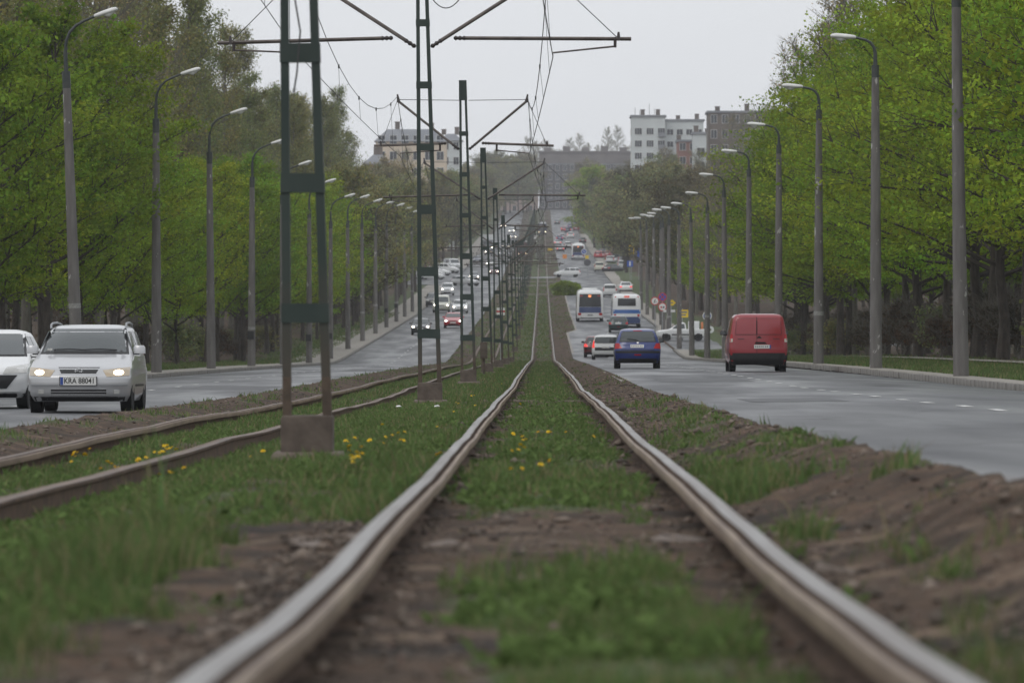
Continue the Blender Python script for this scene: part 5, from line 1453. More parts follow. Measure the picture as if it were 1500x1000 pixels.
for sx in (-1,1):
    p = [h.sd(sx,y,z) for y, z in ((-.05,1.40),(.08,1.44),(.9,1.46),(1.65,1.44),(1.8,1.39))]
    pts = [Vector((sx*.63,-.12,1.41)),Vector((sx*.64,-.04,1.475)),Vector((sx*.63,.12,1.505)),Vector((sx*.62,.9,1.52)),Vector((sx*.61,1.6,1.495)),Vector((sx*.6,1.78,1.42))]
    b = MB(); b.tube(pts,.02,7); b.build('roof_rail', M['tube_grey'] if 'tube_grey' in M else M['sign_grey'], e, 60)
    obj('fog_light', h.patch('fog_light','f',sorted_quad(sx,.58,.67,.32,.38),M['head_off'],0.01,3,3), e)
    obj('rub_strip', h.patch('rub_strip','f',sorted_quad(sx,.34,.80,.45,.475),M['sign_grey'],0.01,6,1), e)
for i, zz in enumerate((.305,.35,.395)):
    obj('grille_bar', h.patch('grille_bar','f',[(-.46,zz),(.46,zz),(.46,zz+.012),(-.46,zz+.012)],P['silver'],0.012,6,1), e)
for x0, x1 in ((-.52,.05),(.0,.55)):
    b = MB(); p0 = h.fr(x0,1.035); p1 = h.fr((x0+x1)/2,1.045); p2 = h.fr(x1,1.03)
    up = Vector((0,-.03,.02)); b.tube([p0+up,p1+up,p2+up],.012,5); b.build('wiper', M['black'], e)
obj('tax_sticker', h.patch('tax_sticker','f',[(-.64,1.03),(-.55,1.03),(-.545,1.07),(-.63,1.07)],M['notice'],0.011,1,1), e)
# 2 white hatchback partly cut by the frame
e, h, ob = car('hatch', P['white'], -10.08, 99.5, 'white hatchback half cut off by the left picture edge beside the silver estate', zf=zrl, group=GL, skip=('grille','lower_grille','number_plate'))
e.scale = (1.06,1.08,1.0)
obj('mouth_grille', h.patch('mouth_grille','f',[(-.48,.36),(.48,.36),(.66,.60),(-.66,.60)],M['black'],0.012,12,4), e)
obj('top_slot', h.patch('top_slot','f',[(-.2,.70),(.2,.70),(.24,.74),(-.24,.74)],M['black'],0.012,6,1), e)
o = obj('number_plate', h.patch('number_plate','f',[(-.27,.34),(.27,.34),(.27,.455),(-.27,.455)],M['plate'],0.03,4,1), e); plate = o
tm = text_mesh('082', 0.125, M['print']); o = obj('lettering', tm, plate, (0.14, h.fr(.2,.4).y-.035, .398)); o.rotation_euler = (R(90),0,0)
# others coming
car('hatch', P['black'], -10.45, 471, 'black hatchback with lit headlights behind the second mast on the left road', lit=True, zf=zrl, group=GL, far=True)
car('sedan', P['brightred'], -8.25, 508, 'red car with lit headlights coming between the second and third masts', lit=True, zf=zrl, group=GL, far=True)
car('bigvan', P['cream'], -11.15, 606, 'cream minibus with lit headlights in the outer left lane', lit=True, zf=zrl, group=GL, far=True)
car('estate', P['white'], -9.05, 603, 'white car with lit headlights beside the cream minibus', lit=True, zf=zrl, group=GL, far=True)
car('mpv', P['black'], -12.75, 640, 'black people carrier at the left kerb just behind the cream minibus', zf=zrl, group=GL, far=True)
car('mpv', P['white'], -12.5, 722, 'white people carrier with lit headlights following the cream minibus', lit=True, zf=zrl, group=GL, far=True)
car('estate', P['silver'], -11.2, 800, 'silver car turning across the left road behind the third mast', rz=R(55), zf=zrl, group=GL, far=True)
car('sedan', P['grey'], -10.6, 850, 'dark car with bright headlights beyond the turning silver car', lit=True, zf=zrl, group=GL, far=True)
car('sedan', P['maroon'], -8.0, 905, 'dark red car with lit headlights near the third mast far down the left road', lit=True, zf=zrl, group=GL, far=True)
car('hatch', P['white'], -9.3, 985, 'small white car with one bright lamp showing further up the left road', lit=True, zf=zrl, group=GL, far=True)
car('sedan', P['navy'], -12.2, 1030, 'navy car in the outer lane far up the left road', zf=zrl, group=GL, far=True)
car('mpv', P['grey'], -8.2, 1120, 'grey people carrier with lit headlights ahead of the far tram', lit=True, zf=zrl, group=GL, far=True)
car('hatch', P['navy'], -11.4, 1160, 'navy hatchback with lit headlights ahead of the white lorry', lit=True, zf=zrl, group=GL, far=True)
car('sedan', P['black'], -8.4, 1260, 'black saloon with lit headlights halfway up the far hill', lit=True, zf=zrl, group=GL, far=True)
car('sedan', P['silver'], -7.6, 1420, 'silver saloon with lit headlights high on the far hill', lit=True, zf=zrl, group=GL, far=True)
car('mpv', P['white'], -8.6, 1540, 'white people carrier with lit headlights near the top of the left road', lit=True, zf=zrl, group=GL, far=True)
car('hatch', P['maroon'], -11.6, 1620, 'dark red hatchback near the top of the left road', lit=True, zf=zrl, group=GL, far=True)
zcp = lambda x, d: ZT(d)-0.09
for (k, c, x, d, rz, lab) in (('estate','white',-17.3,852,70,'white estate car parked at the front of the left car park'),('mpv','silver',-17.6,872,75,'silver people carrier parked second in the left car park'),
        ('estate','white',-17.0,893,70,'white estate car parked third in the left car park'),('mpv','white',-15.9,915,70,'white people carrier parked fourth in the left car park'),('hatch','red',-18.2,935,80,'red hatchback parked at the back of the left car park'),
        ('sedan','silver',-20.2,862,85,'silver saloon parked deep in the left car park'),('bigvan','white',-15.5,948,20,'white van parked at the back of the left car park')):
    car(k, P[c], x, d, lab, rz=R(rz), zf=zcp, group='cars parked on the left', far=True)
# going away
PI = math.pi
car('boxvan', P['red'], 6.72, 172, 'red panel van with blank rear doors and a black bumper driving away', rz=PI+R(0.4), zf=zrr, group=GR, mirror=M['black'])
car('hatch', P['blue'], 3.42, 197, 'blue hatchback with red tail lights driving away near the central shoulder', rz=PI, zf=zrr, group=GR, mirror=M['black'])
e, h, ob = car('mpv', P['white'], 4.02, 345, 'white hatchback with a dark lower tailgate driving just beyond the blue one', rz=PI, zf=zrr, group=GR, far=False, brake=True)
obj('tailgate_panel', h.patch('tailgate_panel','r',[(-.70,.62),(.70,.62),(.70,.83),(-.70,.83)],M['black'],0.01,10,2), e); e.scale = (1,1,.94)
car('hatch', P['maroon'], 3.62, 366, 'dark red hatchback half hidden behind the white hatchback', rz=PI, zf=zrr, group=GR, brake=True)
car('hatch', P['green'], 6.5, 466, 'dark green hatchback between the blue hatchback and the white and blue bus', rz=PI, zf=zrr, group=GR, far=False)
car('mpv', P['white'], 8.55, 690, 'white people carrier with a dark rear window left of the white and blue bus top', rz=PI, zf=zrr, group=GR, far=True)
car('sedan', P['white'], 11.15, 728, 'white saloon with bright brake lights just over the roof of the white and blue bus', rz=PI, zf=zrr, group=GR, far=True, brake=True)
car('mpv', P['cream'], 9.7, 925, 'cream people carrier with a warm reflection, left of the angled dark car', rz=PI, zf=zrr, group=GR, far=True)
car('sedan', P['black'], 11.9, 918, 'dark saloon standing at an angle beyond the white saloon', rz=PI-R(35), zf=zrr, group=GR, far=True)
car('mpv', P['silver'], 13.9, 945, 'silver people carrier at the right kerb of the far crossing', rz=PI, zf=zrr, group=GR, far=True)
for (k, c, x, d, rz, lab) in (('estate','silver',12.9,1010,150,'silver estate parked at the right kerb beyond the far crossing'),('sedan','black',14.2,1030,160,'black saloon parked right of the silver estate'),('sedan','grey',15.0,1000,170,'grey saloon parked at the outer right kerb'),
        ('estate','brightred',11.5,1075,120,'red estate parked higher up by the right kerb'),('hatch','red',13.2,1085,120,'red hatchback parked beside the red estate'),('sedan','maroon',14.6,1092,130,'dark red saloon parked at the end of the red row'),('hatch','black',12.6,1130,170,'black hatchback parked under the right trees')):
    car(k, P[c], x, d, lab, rz=R(150+rz*.12), zf=zrr, group='cars parked on the right', far=True)
car('estate', P['white'], 4.0, 870, 'white estate car crossing the central strip sideways above the green bush', rz=R(-86), zf=lambda x, d: ZT(d)+.05, far=True)
for (k, c, x, d, lab, br) in (('sedan','grey',4.0,1190,'grey saloon left of the far white bus',True),('mpv','white',5.9,1240,'white people carrier ahead of the far white bus',False),('sedan','silver',3.7,1290,'silver saloon in the far inner lane',True),
        ('hatch','maroon',8.6,1225,'dark red hatchback just ahead of the far white bus',True),('sedan','black',9.9,1330,'black saloon under the far right trees',False),('hatch','blue',4.4,1370,'blue hatchback in the far inner lane',True),
        ('mpv','white',7.4,1420,'white people carrier high on the far right road',True),('estate','silver',5.2,1400,'silver estate high on the far right road',False),('mpv','navy',7.2,1530,'navy people carrier near the top of the right road',True),
        ('hatch','brightred',6.2,1560,'bright red hatchback near the top of the right road',True),('hatch','red',9.8,1570,'red hatchback parked near the top of the right road',False),('sedan','green',4.6,1660,'dark saloon at the top of the right road',False),('sedan','blue',8.3,1600,'blue saloon beside the bright red hatchback',False)):
    car(k, P[c], x, d, lab, rz=PI, zf=zrr, group=GR, far=True, brake=br)

# buses
def bus_hull(L, W, H):
    w = W/2
    return Hull([(0.28,-L/2+.1,L/2-.1,w-.06),(.38,-L/2,L/2,w-.02),(.9,-L/2-.03,L/2+.02,w),(1.5,-L/2+.0,L/2,w),(H-.55,-L/2+.12,L/2-.06,w-.02),(H-.25,-L/2+.2,L/2-.12,w-.06),(H-.1,-L/2+.32,L/2-.22,w-.14),(H,-L/2+.6,L/2-.5,w-.34)], bow=.1, rc=.35, rd=.15, bowr=.05, rcr=.25, rdr=.12)
def bus(x, d, kind, label, L=12.0, W=2.55, H=3.0):
    h = bus_hull(L, W, H)
    e = empty('city_bus', (x, d, zrr(x, d)+.004), ); e.rotation_euler = (-(ZT(d+3)-ZT(d-3))/6, 0, PI); tag(e, label, 'bus', GR)
    obj('body', h.body(P['white'], 5, 5, 10, 3), e)
    w = W/2
    t, m, a = wheel_meshes(0.46, 0.3)
    for sx in (-1,1):
        for y in (-L/2+2.6, L/2-3.2):
            q = obj('wheel', t, e, (sx*(w-.12), y, .46)); obj('rim', m, q, rz=0 if sx > 0 else PI); obj('wheel_arch', a, e, (sx*(w+.003), y, .5))
        for i in range(6):
            y0 = -L/2+.9+i*1.75
            obj('side_window', h.patch('side_window','s',[(y0,1.25),(y0+1.62,1.25),(y0+1.62,2.35),(y0,2.35)],M['bus_glass'],.006,3,2,sx), e)
    obj('windscreen', h.patch('windscreen','f',[(-1.1,1.0),(1.1,1.0),(1.05,2.5),(-1.05,2.5)],M['bus_glass'],.008,10,4), e)
    if kind == 'modern':
        obj('rear_window', h.patch('rear_window','r',[(-1.06,1.42),(1.06,1.42),(1.0,2.66),(-1.0,2.66)],M['bus_glass'],.012,10,6), e)
        obj('engine_cover', h.patch('engine_cover','r',[(-1.06,.86),(1.06,.86),(1.06,1.4),(-1.06,1.4)],P['navy2'],.012,10,3), e)
        obj('route_display', h.patch('route_display','r',[(-.10,2.36),(.16,2.36),(.16,2.56),(-.10,2.56)],M['orange_led'],.018,2,1), e)
        b = MB(); b.bevbox(-.75,.75,L/2-4.2,L/2-1.2,H-.02,H+.22,.1); b.build('roof_unit', P['white'], e, 50)
        for sx in (-1,1):
            obj('taillight', h.patch('taillight','r',sorted_quad(sx,.86,1.16,.62,.84),M['tail'],.016,4,2), e)
            obj('upper_lamp', h.patch('upper_lamp','r',sorted_quad(sx,.70,.98,2.44,2.52),M['tail'],.02,3,1), e)
        obj('rear_plate', h.patch('rear_plate','r',[(-.26,.58),(.26,.58),(.26,.69),(-.26,.69)],M['smudge'],.016,2,1), e)
        obj('rear_bumper', h.patch('rear_bumper','r',[(-1.15,.30),(1.15,.30),(1.18,.42),(-1.18,.42)],M['black'],.014,10,1), e)
    else:
        obj('rear_window', h.patch('rear_window','r',[(-.82,1.95),(.82,1.95),(.80,2.62),(-.80,2.62)],M['bus_glass'],.012,8,4), e)
        obj('route_display', h.patch('route_display','r',[(-.24,2.70),(.24,2.70),(.23,2.86),(-.23,2.86)],M['red_led'],.016,4,2), e)
        obj('blue_band', h.patch('blue_band','r',[(-1.22,1.28),(1.22,1.28),(1.22,1.62),(-1.22,1.62)],P['bus_blue'],.01,14,2), e)
        obj('lower_panel', h.patch('lower_panel','r',[(-1.2,.40),(1.2,.40),(1.22,.98),(-1.22,.98)],P['navy2'],.01,14,3), e)
        for sx in (-1,1):
            obj('side_band', h.patch('side_band','s',[(-L/2+.6,.95),(L/2-.5,.95),(L/2-.5,1.2),(-L/2+.6,1.2)],P['bus_blue'],.008,6,1,sx), e)
            obj('taillight', h.patch('taillight','r',sorted_quad(sx,.95,1.15,1.02,1.22),M['tail'],.016,3,2), e)
            obj('upper_lamp', h.patch('upper_lamp','r',sorted_quad(sx,.95,1.07,2.72,2.82),M['tail'],.016,2,1), e)
        obj('rear_bumper', h.patch('rear_bumper','r',[(-1.15,.29),(1.15,.29),(1.18,.38),(-1.18,.38)],M['black'],.014,10,1), e)
    return e
P['navy2'] = paint('paint_bus_navy', (0.03,0.055,0.16)); P['bus_blue'] = paint('paint_bus_blue', (0.03,0.12,0.38))
bus(4.62, 531, 'modern', 'white city bus with dark glazed back and orange route number in the inner lane')
bus(7.6, 496, 'old', 'white bus with a blue band and red route display behind the dark green hatchback', H=2.98)
bus(7.0, 1060, 'modern', 'far white bus with a dark rear climbing the hill on the right road')

# trams
def tram(x, d, label, col, off, towards):
    L, W, H = 14, 2.4, 3.2
    h = bus_hull(L, W, H)
    e = empty('tram', (x, d, ZT(d)+off)); sl = (ZT(d+4)-ZT(d-4))/8
    e.rotation_euler = (sl if towards else -sl, 0, 0 if towards else PI); tag(e, label, 'tram')
    obj('body', h.body(col, 5, 5, 8, 3), e)
    for wh in ('f','r'):
        obj('windscreen', h.patch('windscreen',wh,[(-1.0,1.35),(1.0,1.35),(.95,2.45),(-.95,2.45)],M['glass'],.01,8,3), e)
        obj('route_board', h.patch('route_board',wh,[(-.6,2.58),(.6,2.58),(.58,2.8),(-.58,2.8)],M['sign_dark'],.012,4,1), e)
        obj('lower_panel', h.patch('lower_panel',wh,[(-1.1,.4),(1.1,.4),(1.12,.75),(-1.12,.75)],M['black'],.01,8,2), e)
        for sx in (-1,1): obj('headlight', h.patch('headlight',wh,sorted_quad(sx,.7,.95,.85,1.02),M['head_on'] if (wh == 'f') == towards else M['tail'],.014,3,2), e)
    for sx in (-1,1):
        for i in range(6): obj('side_window', h.patch('side_window','s',[(-L/2+1.2+i*2,1.3),(-L/2+3+i*2,1.3),(-L/2+3+i*2,2.4),(-L/2+1.2+i*2,2.4)],M['glass'],.006,3,2,sx), e)
    b = MB(); b.bevbox(-1.0,1.0,-4,4,H,H+.25,.1); b.build('roof_housing', P['white'], e, 50)
    b = MB(); b.tube([(-.7,-1,H+.25),(-.5,.6,H+1.2),(0,-.3,H+2.1)],.04,4); b.tube([(.7,-1,H+.25),(.5,.6,H+1.2),(0,-.3,H+2.1)],.04,4); b.tube([(-.8,-.3,H+2.1),(.8,-.3,H+2.1)],.04,4); b.build('pantograph', M['black'], e)
    b = MB()
    for y in (-4.5,-2.8,2.8,4.5): b.lathe_x([(-.9,0),(-.9,.35),(-.75,.35),(-.75,.0)],12,0,(0,y,.35)); b.lathe_x([(.75,0),(.75,.35),(.9,.35),(.9,.0)],12,0,(0,y,.35))
    b.build('wheelset', M['tyre'], e)
tram(TRK_L, 1100, 'dark red tram with a pale roof coming down the left track far away', P['maroon'], TRK_L_OFF, True)
tram(TRK_R, 1490, 'navy tram on the right track near the top of the hill', P['navy'], 0, False)

# white pickup with a box on its bed, crossing from the side street
d = 428; e = empty('pickup_truck', (11.0, d, ZT(d)+.03)); e.rotation_euler = (0,0,R(-90)); tag(e, 'white pickup truck with a cargo box pulling out of the right side street', 'pickup')
hb = Hull([(.22,-1.95,1.95,.74),(.34,-2.08,2.08,.80),(.55,-2.12,2.12,.82),(.72,-2.06,2.12,.825),(.80,-1.8,2.11,.82),(.87,-1.3,2.11,.81),(.90,-1.05,2.1,.79)])
obj('body', hb.body(P['white']), e)
hc = Hull([(.88,-1.12,.30,.785),(1.12,-.72,.28,.715),(1.32,-.38,.22,.655),(1.39,-.2,.15,.6),(1.425,.0,.05,.4)], bow=.06, rc=.2, rd=.08, bowr=.02, rcr=.1, rdr=.04)
cb_ = obj('cab', hc.body(P['white']), e)
for sx in (-1,1): obj('side_window', hc.patch('side_window','s',[(-.82,.93),(.18,.93),(.14,1.31),(-.40,1.31)],M['glass'],.006,4,3,sx), cb_)
obj('windscreen', hc.patch('windscreen','f',[(-.66,.93),(.66,.93),(.56,1.34),(-.56,1.34)],M['glass'],.008,6,3), cb_)
t, m, a = wheel_meshes(.29,.18)
for sx in (-1,1):
    for y in (-1.28,1.22):
        q = obj('wheel', t, e, (sx*(.745),y,.29)); obj('rim', m, q, rz=0 if sx > 0 else PI); obj('wheel_arch', a, e, (sx*.822,y,.31))
    obj('headlight', hb.patch('headlight','f',sorted_quad(sx,.5,.78,.60,.74),M['head_off'],.007,4,2), e)
    obj('taillight', hb.patch('taillight','r',sorted_quad(sx,.66,.8,.55,.85),M['tail'],.007,2,2), e)
    obj('sill_strip', hb.patch('sill_strip','s',[(-.85,.42),(.8,.42),(.8,.52),(-.85,.52)],M['black'],.008,4,1,sx), e)
b = MB(); b.bevbox(-.70,.70,.45,1.30,.88,1.52,.04); bx = obj('cargo_box', b.mesh('cargo_box', P['white'], 50), e)
for sx in (-1,1):
    b = MB(); x = sx*.704
    b.tube([(x,.78+.14*math.cos(q),1.2+.17*math.sin(q)) for q in [R(50+i*26) for i in range(11)]],.02,4); b.build('printed_mark', M['sign_blue'], bx)
b = MB(); b.bevbox(-.3,.3,1.45,1.62,.88,1.45,.03); b.build('orange_load', P['orange'], e, 50)
b = MB(); b.lathe_x([(-.09,.08),(-.09,.28),(.09,.28),(.09,.08)],16,0,(0,2.2,.85)); b.build('spare_wheel', P['white'], e, 50)
# lorry far on the left
d = 1230; e = empty('lorry', (-12.2, d, zrl(-12.2,d))); tag(e, 'white box lorry far up the left road', 'lorry')
b = MB(); b.bevbox(-1.25,1.25,1.2,7.5,1.0,3.7,.05); b.build('cargo_box', P['white'], e, 50)
hc = Hull([(.4,-1.1,1.0,1.1),(.9,-1.15,1.0,1.2),(1.5,-1.1,1.0,1.2),(2.4,-.8,1.0,1.12),(2.6,-.6,.9,.9)], bow=.1, rc=.3, rd=.12)
c = obj('cab', hc.body(P['grey']), e); obj('windscreen', hc.patch('windscreen','f',[(-1.0,1.45),(1.0,1.45),(.95,2.25),(-.95,2.25)],M['glass'],.01,6,3), c)
for sx in (-1,1): obj('headlight', hc.patch('headlight','f',sorted_quad(sx,.75,1.05,.7,.95),M['head_far'],.01,2,2), c)
t, m, a = wheel_meshes(.48,.3)
for sx in (-1,1):
    for y in (-.1,2.6,6.2): obj('wheel', t, e, (sx*.95,y,.48))
b = MB(); b.box(-1.0,1.0,-.2,7.3,.6,.99); b.build('chassis', M['black'], e)

# ------------------------------------------------------------------ sleepers, stones, litter
def sleeper(x, d, off, label, w=0.24, L=2.5, tilt=0.0):
    b = MB(); b.bevbox(-L/2,L/2,-w/2,w/2,-.16,0,.02)
    o = b.build('sleeper', M['footing'], None, 40, (x, d, ZT(d)+off)); o.rotation_euler = (math.atan2(ZT(d+.5)-ZT(d-.5),1), tilt, 0); tag(o, label, 'sleeper')
for (x, d, w, l, h_, lab) in ((-1.02,23.6,.16,.5,.06,'pale wet concrete fragment left of the near left rail'),(-.88,24.6,.22,.9,.05,'longer pale concrete slab edge beside the near left rail'),(-.42,23.8,.14,.5,.05,'small pale concrete fragment just inside the near left rail'),
        (.62,24.9,.3,.8,.05,'tan concrete fragment just inside the near right rail'),(1.08,26.2,.22,1.2,.05,'grey concrete slab piece outside the near right rail'),(1.12,20.4,.12,.4,.06,'grey broken stone against the near right rail')):
    b = MB(); b.bevbox(-w*.38,w*.38,-l*.4,l*.4,-.08,h_,.015)
    for i_, p_ in enumerate(b.v): b.v[i_] = (p_[0]*rnd.uniform(.75,1.2), p_[1]*rnd.uniform(.75,1.2), p_[2]*rnd.uniform(.7,1.1))
    o = b.build('broken_concrete', M['footing'], None, 40, (x, d, GZ(x, d)-.035)); o.rotation_euler = (0,rnd.uniform(-.1,.1),rnd.uniform(-.6,.6)); tag(o, lab, 'rubble')
sleeper(TRK_R, 97.5, -.115, 'narrow pale sleeper end across the grass by the third mast', w=.3)
ng = np.random.default_rng(5)
def scatter_stones(n, label):
    dd = 9.5*np.exp(ng.uniform(0,1,n)**1.2*math.log(150/9.5))
    zone = ng.choice(5, n, p=[.22,.27,.24,.15,.12])
    X = np.where(zone == 0, ng.uniform(.95,2.0,n), np.where(zone == 1, ng.normal(-.93,.12,n), np.where(zone == 2, ng.uniform(-.6,.75,n), np.where(zone == 3, ng.uniform(-6.5,-4.85,n), ng.normal(.95,.06,n)))))
    g = grass_mask(X, dd); k = (ng.uniform(0,1,n) > g*1.3)
    X, dd = X[k], dd[k]; n = len(X)
    Z = zt(dd)+ground_off(X,dd)+ground_noise(X,dd)
    s = ng.gamma(1.3,.0055,n)+.003
    s = s*np.clip(dd/30,1,1.6)
    base = np.array([(1,0,0),(-1,0,0),(0,1,0),(0,-1,0),(0,0,1),(0,0,-1)],float)
    tri = np.array([(0,2,4),(2,1,4),(1,3,4),(3,0,4),(2,0,5),(1,2,5),(3,1,5),(0,3,5)])
    V = base[None]*ng.uniform(.6,1.3,(n,6,1))*np.array([1.2,1.2,.7])+ng.normal(0,.15,(n,6,3))
    a = ng.uniform(0,6.28,n); c, sn = np.cos(a), np.sin(a)
    V = np.stack([V[:,:,0]*c[:,None]-V[:,:,1]*sn[:,None], V[:,:,0]*sn[:,None]+V[:,:,1]*c[:,None], V[:,:,2]],2)*s[:,None,None]
    V = V+np.stack([X,dd,Z+s*.25],1)[:,None]
    F = (tri[None]+np.arange(n)[:,None,None]*6).ravel()
    t = ng.uniform(.35,1.05,n)**1.3; cl = np.repeat(np.stack([t,t,t,t*0+1],1),6,0)
    return obj('gravel', np_mesh('gravel', V.reshape(-1,3), F, 3, M['stone'], cl))
def stone_mat():
    m = mat('stone_clods', (0.2,0.165,0.135), rough=.95); t = m.node_tree; p = t.nodes['Principled BSDF']
    vc = t.nodes.new('ShaderNodeVertexColor'); vc.layer_name = 'tint'
    mx = t.nodes.new('ShaderNodeMix'); mx.data_type = 'RGBA'; mx.blend_type = 'MULTIPLY'; mx.inputs['Factor'].default_value = 1; mx.inputs['A'].default_value = (.19,.15,.12,1)
    t.links.new(vc.outputs['Color'], mx.inputs['B']); t.links.new(mx.outputs['Result'], p.inputs['Base Color']); return m
M['stone'] = stone_mat()
tag(scatter_stones(26000, ''), 'brown clods and pebbles lying along the rails and shoulders', None, None, 'stuff')
for (x, d, lab) in ((-1.62,84,'crumpled white paper scrap in the grass before the second mast'),(-2.42,92,'white scrap of litter in the grass left of the second mast')):
    b = MB(); b.add([(-.08,0,.02),(.05,-.05,.03),(.12,.02,.02),(.02,.08,.07),(-.06,.06,.05)],[(0,1,3,4),(1,2,3)]); b.add([(-.06,0,.0),(.05,-.04,.0),(.1,.02,.0)],[(0,2,1)])
    o = b.build('litter', M['sign_white'], None, None, (x, d, GZ(x, d)+.03)); o.scale = (.6,.6,.6); tag(o, lab, 'litter')

# ------------------------------------------------------------------ grass
def blades(name, X, D, h, w, label, tint=(1,1,1), dry=.2, seg=1, flatten=0):
    n = len(X); Z = zt(D)+ground_off(X,D)+ground_noise(X,D)-.012
    a = ng.uniform(0,math.pi,n); lean = ng.normal(0,.38,(n,2))*h[:,None]
    dx, dy = np.cos(a)*w, np.sin(a)*w*.6
    B0 = np.stack([X-dx,D-dy,Z],1); B1 = np.stack([X+dx,D+dy,Z],1)
    T = np.stack([X+lean[:,0],D+lean[:,1],Z+h],1)
    if flatten: T = np.stack([X+np.cos(a+1.57)*h,D+np.sin(a+1.57)*h,Z+.012+h*.12],1); B0[:,2] += .02; B1[:,2] += .02
    Mi = np.stack([X+lean[:,0]*.3,D+lean[:,1]*.3,Z+h*.6],1)
    c = ng.uniform(.65,1.35,n)*(0.75+.5*fbm(X*2.5,D*1.1,77)); dr = (ng.uniform(0,1,n) < dry).astype(float)
    r_ = c*(tint[0]*(1+dr*.9)+ng.normal(0,.08,n)); g_ = c*tint[1]*(1+dr*.15); b_ = c*tint[2]*(1+dr*.8)
    C = np.stack([r_,g_,b_,np.ones(n)],1)
    if seg == 1:
        V = np.stack([B0,B1,T],1).reshape(-1,3); F = np.arange(n*3); per = 3; CC = np.repeat(C,3,0)
        me = np_mesh(name, V, F, 3, LEAF['grass'], CC)
    else:
        M0 = Mi-np.stack([dx*.7,dy*.7,dx*0],1); M1 = Mi+np.stack([dx*.7,dy*.7,dx*0],1)
        V = np.stack([B0,B1,M1,M0,T],1).reshape(-1,3); k = np.arange(n)[:,None]*5
        F = (np.array([0,1,2, 0,2,3, 3,2,4])[None]+k).ravel(); CC = np.repeat(C,5,0)
        me = np_mesh(name, V, F, 3, LEAF['grass'], CC)
    return tag(obj(name, me), label, None, None, 'stuff')
def pick(n, d0, d1, x0, x1, thr=.28, pw=1.0):
    u = ng.uniform(0,1,n)**pw
    D = d0*np.exp(u*math.log(d1/d0)); X = ng.uniform(x0,x1,n)
    # keep near the view cone and where turf grows
    k = (X > -0.104*D-.3) & (X < 0.094*D+.3)
    X, D = X[k], D[k]
    g = grass_mask(X, D); kk = (g > thr) & (ng.uniform(0,1,len(g)) < np.clip(g*1.05,0,1)**1.8)
    rail = np.zeros(len(X), bool)
    for r_ in (TRK_R-G2,TRK_R+G2,TRK_L-G2,TRK_L+G2): rail |= np.abs(X-r_) < .085
    kk &= ~rail
    return X[kk], D[kk]
X, D = pick(420000, 9.6, 40, -3.3, 2.0)
patch = fbm(X*1.3, D*.5, 55); hh = (.022+.095*np.clip((patch-.3)*2,0,1))*ng.gamma(5,.2,len(X))*(1+1.0*sstep(1.0,1.2,-X)*(1-sstep(1.7,2.0,-X))*(D < 24)*sstep(.38,.6,patch))*(1-.55*sstep(1.5,2.1,-X)*(D < 36))
hh = np.where(np.abs(X-TRK_R) < .7, hh*.72, hh)
blades('grass', X, D, hh, ng.uniform(.0022,.0045,len(X))*np.clip(D/16,1,2), 'short green grass growing around the near rails', seg=2)
X, D = pick(420000, 36, 345, -6.4, 2.9, pw=1.15)
patch = fbm(X*1.3, D*.5, 55)
blades('grass', X, D, (.04+.075*np.clip((patch-.3)*2,0,1))*ng.uniform(.5,1.4,len(X))*np.where(np.abs(X-TRK_R)<.7,.7,1), .0045*np.clip(D/30,1,5), 'green grass along the tram tracks further off')
X, D = pick(60000, 340, 870, -6.4, 2.9)
blades('grass', X, D, ng.uniform(.05,.15,len(X)), D*.00009, 'grass on the tram strip beyond the dip', tint=(1.0,.95,.9))
X, D = pick(110000, 95, 380, 10.3, 17)
blades('grass', X, D, ng.uniform(.05,.16,len(X)), D*.00011, 'grass verge between the right kerb and the hedge')
X, D = pick(70000, 150, 600, -21, -15.5)
blades('grass', X, D, ng.uniform(.05,.2,len(X)), D*.00011, 'grass strip below the left woodland')
n_ = 90000
D = 9.6*np.exp(ng.uniform(0,1,n_)*math.log(170/9.6)); X = ng.uniform(-6.5,2.0,n_)
k = (X > -0.104*D-.3) & (X < 0.094*D+.3); X, D = X[k], D[k]
k = ng.uniform(0,1,len(X)) < np.where(X > 0.9, .9, .55); X, D = X[k], D[k]
blades('dry_litter', X, D, ng.uniform(.03,.12,len(X)), ng.uniform(.0012,.003,len(X))*np.clip(D/16,1,4), 'dry straw and dead stalks lying on the soil around the rails', tint=(1.75,1.05,1.7), dry=.5, flatten=1)
# broad weed leaves among the turf
def weeds(n, d0, d1, x0, x1, label):
    X, D = pick(n, d0, d1, x0, x1, .4)
    n = len(X); m_ = 6
    X = np.repeat(X,m_)+ng.normal(0,.025,n*m_); D = np.repeat(D,m_)+ng.normal(0,.025,n*m_); n = len(X)
    Z = zt(D)+ground_off(X,D)+ground_noise(X,D)
    a = ng.uniform(0,6.28,n); l = ng.uniform(.03,.075,n); w = l*ng.uniform(.2,.35,n); up = l*ng.uniform(.3,1.1,n)
    c, s_ = np.cos(a), np.sin(a)
    V = np.stack([np.stack([X,D,Z],1), np.stack([X+c*l*.5-s_*w,D+s_*l*.5+c*w,Z+up*.75],1), np.stack([X+c*l,D+s_*l,Z+up],1), np.stack([X+c*l*.5+s_*w,D+s_*l*.5-c*w,Z+up*.75],1)],1).reshape(-1,3)
    t = np.repeat(ng.uniform(.7,1.4,n),4); C = np.stack([t*1.05,t*1.05,t,t*0+1],1)
    return tag(obj('weeds', np_mesh('weeds', V, np.arange(n*4), 4, LEAF['grass'], C)), label, None, None, 'stuff')
weeds(16000, 14, 110, -5, 2.0, 'low broad leaved weeds in the turf beside the rails')
